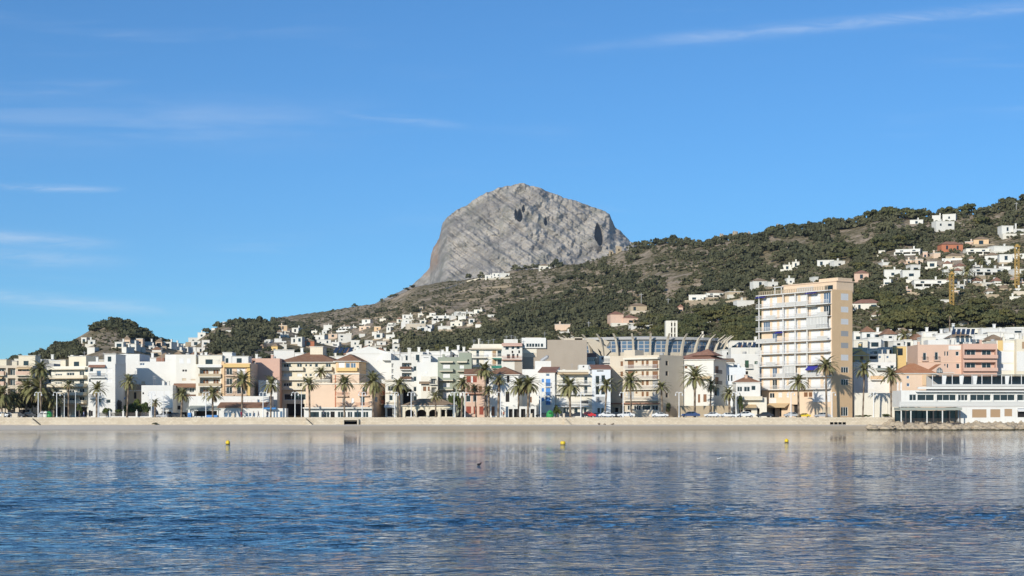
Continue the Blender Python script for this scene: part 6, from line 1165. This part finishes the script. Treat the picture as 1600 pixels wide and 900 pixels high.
# ------------------------------------------------------------ cars
CP = {k: mat('car_paint_' + k, c_, .3, .5) for k, c_ in dict(white=(.72, .72, .70), red=(.55, .03, .03), blue=(.04, .07, .17), dark=(.03, .03, .035), silver=(.42, .43, .44), yellow=(.70, .50, .03)).items()}
M['tyre'] = mat('tyre', (.02, .02, .02), .9); M['lens'] = mat('headlight_lens', (.7, .7, .68), .15)
def car_proto():
    r = root('parked_car', 'x', 'car', (0, 0, 0)); L = 4.2; W = .86
    side = [(-2.1, .42), (-2.08, .78), (-1.85, .92), (-1.15, .96), (-.55, 1.42), (.75, 1.46), (1.45, 1.02), (1.95, .95), (2.1, .75), (2.1, .4)]
    mb = MB(); m_ = CP['white']
    for a, b_ in zip(side[:-1], side[1:]):
        wa, wb = (W - .16 if a[1] > 1.1 else W), (W - .16 if b_[1] > 1.1 else W); mb.face([(a[0], -wa, a[1]), (b_[0], -wb, b_[1]), (b_[0], wb, b_[1]), (a[0], wa, a[1])][::-1], m_)
    lowp = [p_ for p_ in side if p_[1] < 1.1]
    for s_ in (-1, 1):
        mb.face([(x, s_ * W, z) for x, z in lowp][::s_], m_); up = [side[3], side[4], side[5], side[6]]
        mb.face([(x, s_ * (W if z < 1.1 else W - .16), z) for x, z in up][::s_], m_)
    mb.face([(-2.1, -W, .42), (-2.1, W, .42), (2.1, W, .4), (2.1, -W, .4)], CP['dark']); mb.build('body', r)
    gl = [[(-1.05, .99), (-.52, 1.38), (.05, 1.40), (.05, .99)], [(.13, .99), (.13, 1.40), (.72, 1.41), (1.3, 1.02)]]
    for s_ in (-1, 1):
        for q in gl: g_ = MB(); g_.face([(x, s_ * (W + .012 - .16 * max(0, (z - .96) / .48)), z) for x, z in q][::s_], M['glass']); g_.build('side_window', r)
    g_ = MB(); g_.face([(-1.13, -.74, .99), (-.6, -.64, 1.39), (-.6, .64, 1.39), (-1.13, .74, .99)], M['glass']); o = g_.build('windscreen', r); o.location = (-.03, 0, .02)
    g_ = MB(); g_.face([(1.42, -.74, 1.05), (1.42, .74, 1.05), (.8, .64, 1.43), (.8, -.64, 1.43)], M['glass']); o = g_.build('rear_window', r); o.location = (.03, 0, .02)
    for x in (-1.35, 1.35):
        for s_ in (-1, 1): t_ = MB(); t_.tube([(x, s_ * .66, .31), (x, s_ * .88, .31)], .31, M['tyre'], 14); o = t_.build('wheel', r); t_ = MB(); t_.tube([(x, s_ * .881, .31), (x, s_ * .9, .31)], .19, M['metal'], 12); t_.build('rim', o)
    for s_ in (-1, 1): t_ = MB(); t_.ball((-2.05, s_ * .62, .72), .12, M['lens'], 8, 5); t_.build('headlight', r)
    return r
cp = car_proto()
CARS = [(4, 421, 'white', 1.0, 'white car partly cut by the frame edge'), (13, 423, 'silver', .9, 'pale silver car behind the white wall blocks near the frame edge'), (27, 421, 'dark', 1, 'dark car before the shade trees'), (905, 420, 'dark', 1, 'dark car parked beside the red car'), (918, 420.5, 'red', 1, 'bright red car before the cream awning block'), (932, 424, 'blue', .9, 'small blue car nosing behind the red car'), (948, 420, 'white', 1, 'white car before the narrow white block'), (978, 420, 'white', 1.05, 'white car under the palm of the beige block'), (963, 425, 'dark', 1, 'dark car between two white cars at the beige block'),
        (1031, 421, 'white', 1, 'white car before the grey flank of the beige block'), (1079, 420, 'blue', 1.1, 'blue car before the tan retaining wall'), (1113, 420, 'white', 1, 'white car under the palm shadow on the tan retaining wall'), (1137, 420.4, 'white', .9, 'small white car at the end of the tan retaining wall'), (1164, 420, 'white', 1.1, 'long white car before the terrace restaurant'), (1195, 421, 'dark', 1, 'dark car parked at the tower corner'), (1238, 424, 'silver', 1, 'silver car under the tower awning'), (1256, 423, 'yellow', .8, 'small yellow car by the tower palm'), (850, 427, 'dark', 1, 'dark car behind the green bin'), (888, 424, 'dark', 1, 'black car behind the stout palm'), (45, 424, 'dark', 1, 'dark car in the shade of the bushy palm'), (1285, 428, 'silver', 1, 'silver car at the tower shopfront'), (275, 430, 'dark', 1, 'dark car before the white garage doors'), (256, 431, 'silver', .9, 'silver car beside the short palm')]
for i, (px, Y, cl_, s_, lab) in enumerate(CARS):
    o = cp if i == 0 else copy_tree(cp); o.location = ((px - 800) / F * Y, Y, 2.9 if not 426.5 < Y < 432.5 else 2.78); o.scale = (s_,) * 3; o.rotation_euler = (0, 0, math.pi if i % 3 == 0 else 0); o['label'] = lab; o['group'] = 'cars parked on the seafront'
for o in [o for o in COL.objects if o.name.startswith('parked_car')]:
    pass
def paint(o, key):
    for ch in o.children:
        if ch.name.startswith('body'):
            ch.data = ch.data.copy(); ch.data.materials[0] = CP[key]
for o in [o for o in COL.objects if o.name.startswith('parked_car')]:
    paint(o, [c_[2] for c_ in CARS if c_[4] == o['label']][0])
# ------------------------------------------------------------ bins, blocks, people, buoys, gulls, rocks
def igloo(px, Y, m_, label, s_=1.0): mb = MB(); mb.tube([(0, 0, 0), (0, 0, .5), (0, 0, 1.1), (0, 0, 1.5), (0, 0, 1.72)], [.75, .85, .75, .45, .1], m_, 14); mb.box(-.3, .3, -.86, -.7, .95, 1.15, M['dark']); o = mb.build('recycling_bin', None, ((px - 800) / F * Y, Y, 2.9)); o.scale = (s_,) * 3; tag(o, label, 'recycling bin')
igl = mat('bin_green', (.04, .30, .08), .5); igloo(859.5, 417, igl, 'bright green bottle bin beside the seawall at the terrace bar', 1.15); igloo(76.5, 419, igl, 'dark green bottle bin beside the white igloo bins'); igloo(71.5, 419, M['white2'], 'pale dome shaped bin next to the dark green bottle bin'); igloo(66, 419, M['grey'], 'greyish dome shaped bin near the twin-arm lamp')
for px, w_, lab in ((4, 4, 'tan concrete block at the frame edge before the white car'), (23, 9, 'long tan concrete block before the parked cars'), (830, 3.5, 'square stone post on the seawall by the stout palm'), (881, 3, 'square stone post on the seawall before the cream awning block'), (364, 4.5, 'small tan block on the promenade before the arched annex')):
    mb = MB(); k = 413.4 / F; mb.box(-w_ * k / 2, w_ * k / 2, 0, .6, 0, 1.0, M['beige']); mb.box(-w_ * k / 2 - .06, w_ * k / 2 + .06, -.06, .66, 1.003, 1.12, M['beige']); tag(mb.build('stone_block', None, ((px - 800) * k, 413.4, 2.9)), lab, 'block')
def stairs(px0, px1, label):
    k = 411.3 / F; x0, x1 = (px0 - 800) * k, (px1 - 800) * k; mb = MB(); n_ = 9
    for q in range(n_): a = x0 + (x1 - x0) * q / n_; mb.box(a, a + (x1 - x0) / n_ - .004, 410.6, 411.995, .4, 2.95 - 1.75 * (q + 1) / n_, M['wallstone'])
    o = mb.build('beach_stairs'); tag(o, label, 'stairs')
stairs(50, 63, 'stone beach stairs descending the seawall by the tallest palm'); stairs(477, 489, 'stone beach stairs below the glazed pavilion'); stairs(882, 893, 'stone beach stairs below the cream awning block')
def person_mesh(stride, armsw, seed):
    V = [(0, 0, .95), (0, 0, 1.2), (0, 0, 1.42), (0, 0, 1.52), (0, -.02, 1.62), (0, -.01, 1.74)]; E = [(0, 1), (1, 2), (2, 3), (3, 4), (4, 5)]; Rd = [.15, .14, .15, .06, .10, .085]
    for s_ in (-1, 1):
        k = len(V); V += [(s_ * .10, 0, .88), (s_ * .11, -s_ * stride * .5, .48), (s_ * .11, -s_ * stride + .02, .08), (s_ * .12, -s_ * stride - .14, .04)]; Rd += [.095, .07, .05, .045]; E += [(0, k), (k, k + 1), (k + 1, k + 2), (k + 2, k + 3)]
        k = len(V); V += [(s_ * .19, 0, 1.40), (s_ * .25, s_ * armsw * .4, 1.13), (s_ * .26, s_ * armsw - .06, .88), (s_ * .26, s_ * armsw - .1, .78)]; Rd += [.06, .05, .038, .035]; E += [(2, k), (k, k + 1), (k + 1, k + 2), (k + 2, k + 3)]
    me = bpy.data.meshes.new('person'); me.from_pydata(V, E, []); o = bpy.data.objects.new('tmp', me); COL.objects.link(o); md = o.modifiers.new('s', 'SKIN'); sk = me.skin_vertices[0].data
    for q, r_ in enumerate(Rd): sk[q].radius = (r_, r_)
    sk[0].use_root = True; ss = o.modifiers.new('d', 'SUBSURF'); ss.levels = 1; dg = bpy.context.evaluated_depsgraph_get(); out = bpy.data.meshes.new_from_object(o.evaluated_get(dg)); bpy.data.objects.remove(o); return out
PM = [person_mesh(.22, .18, 0), person_mesh(.05, .04, 1)]; skin = mat('skin', (.45, .28, .2), .6); hair = mat('dark_hair', (.04, .03, .02), .7)
for px, Y, v, sh, tr, ry, lab in ((377, 420, 1, (.25, .03, .06), (.2, .03, .06), .3, 'person in maroon standing by the large palm at the arched annex'), (404, 424, 0, (.03, .03, .04), (.03, .03, .05), 1.5, 'person in dark clothes walking past the arched annex'), (418, 420, 1, (.05, .05, .06), (.08, .08, .1), 0, 'person in dark clothes standing at the glazed kiosk'), (396, 424, 0, (.2, .2, .22), (.05, .05, .08), -1.5, 'person in grey walking by the annex door'), (68.5, 419.8, 1, (.55, .65, .08), (.05, .06, .1), 0, 'person in bright yellow-green vest behind the dome bins'), (131, 423, 0, (.35, .4, .55), (.08, .09, .16), 1.4, 'person in pale blue top by the yellow shopfront'), (787, 420, 1, (.5, .2, .12), (.1, .06, .05), .5, 'person in reddish top sitting area side before the white corner house'), (505.5, 420, 0, (.1, .1, .14), (.05, .05, .07), 1.6, 'person in dark blue walking before the glazed pavilion'), (648, 421, 0, (.6, .58, .55), (.07, .08, .15), -1.6, 'person in white top walking before the arcade restaurant')):
    me = PM[v].copy(); me.materials.clear()
    for m_ in (skin, mat('shirt', sh, .9), mat('trousers', tr, .9), hair): me.materials.append(m_)
    for p_ in me.polygons: z = p_.center.z; p_.material_index = 3 if z > 1.70 or (z > 1.6 and p_.center.y > .03) else 0 if z > 1.5 or (z < .86 and abs(p_.center.x) > .22) else 1 if z > .92 else 2; p_.use_smooth = True
    o = link('person', me, None, ((px - 800) / F * Y, Y, 2.9), ry); tag(o, lab, 'person')
ym = mat('buoy_yellow', (.80, .56, .03), .45)
for px, py, v, lab in ((356, 692, 1, 'rounded yellow buoy floating off the loggia block'), (879.5, 692, 0, 'squat yellow drum buoy floating off the cream awning block'), (1229, 689, 1, 'pale yellow ball buoy floating off the tower')):
    Y = F * CH / (py + 2.5 - HZ); o = root('buoy', lab, 'buoy', ((px - 800) / F * Y, Y, 0)); mb = MB()
    if v: mb.ball((0, 0, .22), .29, ym, 14, 10, 1.15)
    else: mb.tube([(0, 0, -.2), (0, 0, .0), (0, 0, .36), (0, 0, .42)], [.25, .33, .33, .25], ym, 14)
    mb.build('float', o, smooth=True); mb = MB(); mb.tube([(0, 0, .54 if v else .42), (0, 0, .62)], .04, M['metal'], 6); mb.build('ring', o); mb = MB(); mb.tube([(0, 0, .02), (0, 0, .09)], .295 if v else .335, M['darkrail'], 14); mb.build('waterline_band', o)
def gull(px, py, label, dark):
    Y = F * CH / (py + 1 - HZ); P = Vector(((px - 800) / F * Y, Y, 0)); me = bpy.data.meshes.new('gull'); V = [(-.22, 0, .07), (-.1, 0, .08), (.05, 0, .08), (.13, 0, .15), (.15, 0, .20), (.22, 0, .19)]; me.from_pydata(V, [(i, i + 1) for i in range(5)], []); o = bpy.data.objects.new('tmp', me); COL.objects.link(o); o.modifiers.new('s', 'SKIN')
    for q, r_ in enumerate((.02, .075, .085, .04, .045, .012)): me.skin_vertices[0].data[q].radius = (r_, r_)
    me.skin_vertices[0].data[1].use_root = True; o.modifiers.new('d', 'SUBSURF').levels = 2; out = bpy.data.meshes.new_from_object(o.evaluated_get(bpy.context.evaluated_depsgraph_get())); bpy.data.objects.remove(o)
    a, b_, c_ = (mat('feather_pale', (.75, .75, .72), .8), mat('feather_grey', (.3, .31, .33), .8), mat('beak', (.6, .4, .05), .5)) if not dark else (mat('feather_black', (.03, .03, .035), .7),) * 2 + (mat('beak_dark', (.2, .15, .05), .5),)
    for m_ in (a, b_, c_): out.materials.append(m_)
    for p_ in out.polygons: x, z = p_.center.x, p_.center.z; p_.material_index = 2 if x > .19 else 1 if x < .06 and z > .1 else 0; p_.use_smooth = True
    tag(link('gull', out, None, P, .4), label, 'seabird')
gull(1124, 717, 'white gull floating on the water off the tan retaining wall', False); gull(1454, 719, 'pale gull floating on the water off the pier restaurant', False); gull(749, 726, 'dark seabird floating on the water off the salmon house', True)
# rocky shore below the pier restaurant
m = mat('shore_rock', (.3, .23, .15), .95, .2); t, b = nt(m); p = t.add('ShaderNodeNewGeometry').outputs['Position']; pz = t.add('ShaderNodeSeparateXYZ', ins={0: p}).outputs[2]; nn = t.noise(p, 1.2, 5)
cc = t.mix(nn, (.34, .25, .15), (.64, .54, .40)); t.l.new(t.mix(t.ramp(t.math('ADD', pz, t.math('MULTIPLY', nn, .4)), .62, .35), cc, (.085, .075, .045)), b.inputs['Base Color']); bp = t.add('ShaderNodeBump', ins={'Strength': .8, 'Distance': .15, 'Height': t.noise(p, 3, 5)}); t.l.new(bp.outputs[0], b.inputs['Normal'])
xs = np.linspace(86, 150, 260); ys = np.linspace(392.5, 413, 90); SX, SY = np.meshgrid(xs, ys, indexing='ij'); wd = np.clip((SX - 87) / 6, 0, 1); sh = np.interp(SY + 2.2 * fbm(SX / 6, SY / 8, 3), [393, 396, 398, 404, 413], [-.8, -.2, .4, 1.3, 1.9]); rk = np.abs(fbm(SX / 1.6, SY / 1.6, 4, .55)) * 1.5 + fbm(SX / .6, SY / .6 + 50, 3) * .3
SZ = (sh + rk - .25) * wd - (1 - wd) * 1.5; me = np_mesh('rocky_shore', np.stack([SX, SY, SZ], -1).reshape(-1, 3), grid_faces(260, 90), [m]); tag(link('shore_rocks', me), kind='structure')
VV = []; FF = []; ico = bmesh.new(); bmesh.ops.create_icosphere(ico, subdivisions=2, radius=1); iv = np.array([v.co[:] for v in ico.verts]); fi = np.array([[v.index for v in f.verts] for f in ico.faces]); g_ = np.random.default_rng(8)
for q in range(150):
    x = 85 + 62 * g_.random(); y = 395 + 8.5 * g_.random() ** 1.2; s_ = g_.uniform(.2, .75) * (1 if g_.random() < .8 else 1.7); d = iv * (1 + .35 * fbm(iv[:, 0] * 1.5 + q, iv[:, 1] * 1.5 + iv[:, 2] * 1.3, 3)[:, None]) * s_ * np.array([1.2, 1, .7]); VV.append(d + np.array([x, y, max(0, (y - 395.5) * .17) + .1])); FF.append(fi + q * len(iv))
tag(link('boulders', np_mesh('boulders', np.concatenate(VV), np.concatenate(FF), [m])), kind='stuff')
# low weeds at the foot of the seawall
bush(242.5, 664, 11, 4.5, 411.0, 'scrub', 'small dark weed clump at the foot of the seawall', 'weed_clump', 'plant', 160, False); COL.objects[-1]
for o in COL.objects:
    if o.name == 'weed_clump': o.location.z = 1.1
for i, (px, w_) in enumerate(((935, 7), (944, 5), (957, 6))):
    V, Fq, mi = crown_mesh('w', 170 + i, 5, 30, 1, .5, [0], 0, .2); V = V * np.array([w_ * .08, .4, .45]); P = at(px, 661, 410.8); o = link('seaweed_heap', np_mesh('seaweed', V, Fq, [M['bark']]), None, (P.x, 410.8, 1.35)); tag(o, ('dark seaweed heap on the sand below the narrow white block', 'smallest dark seaweed heap between two larger heaps', 'dark seaweed heap on the sand below the beige block')[i], 'seaweed')

for o in COL.objects:                                   # every described object is a thing of its own
    if 'category' in o and 'kind' not in o and o.parent is None: o['kind'] = 'thing'
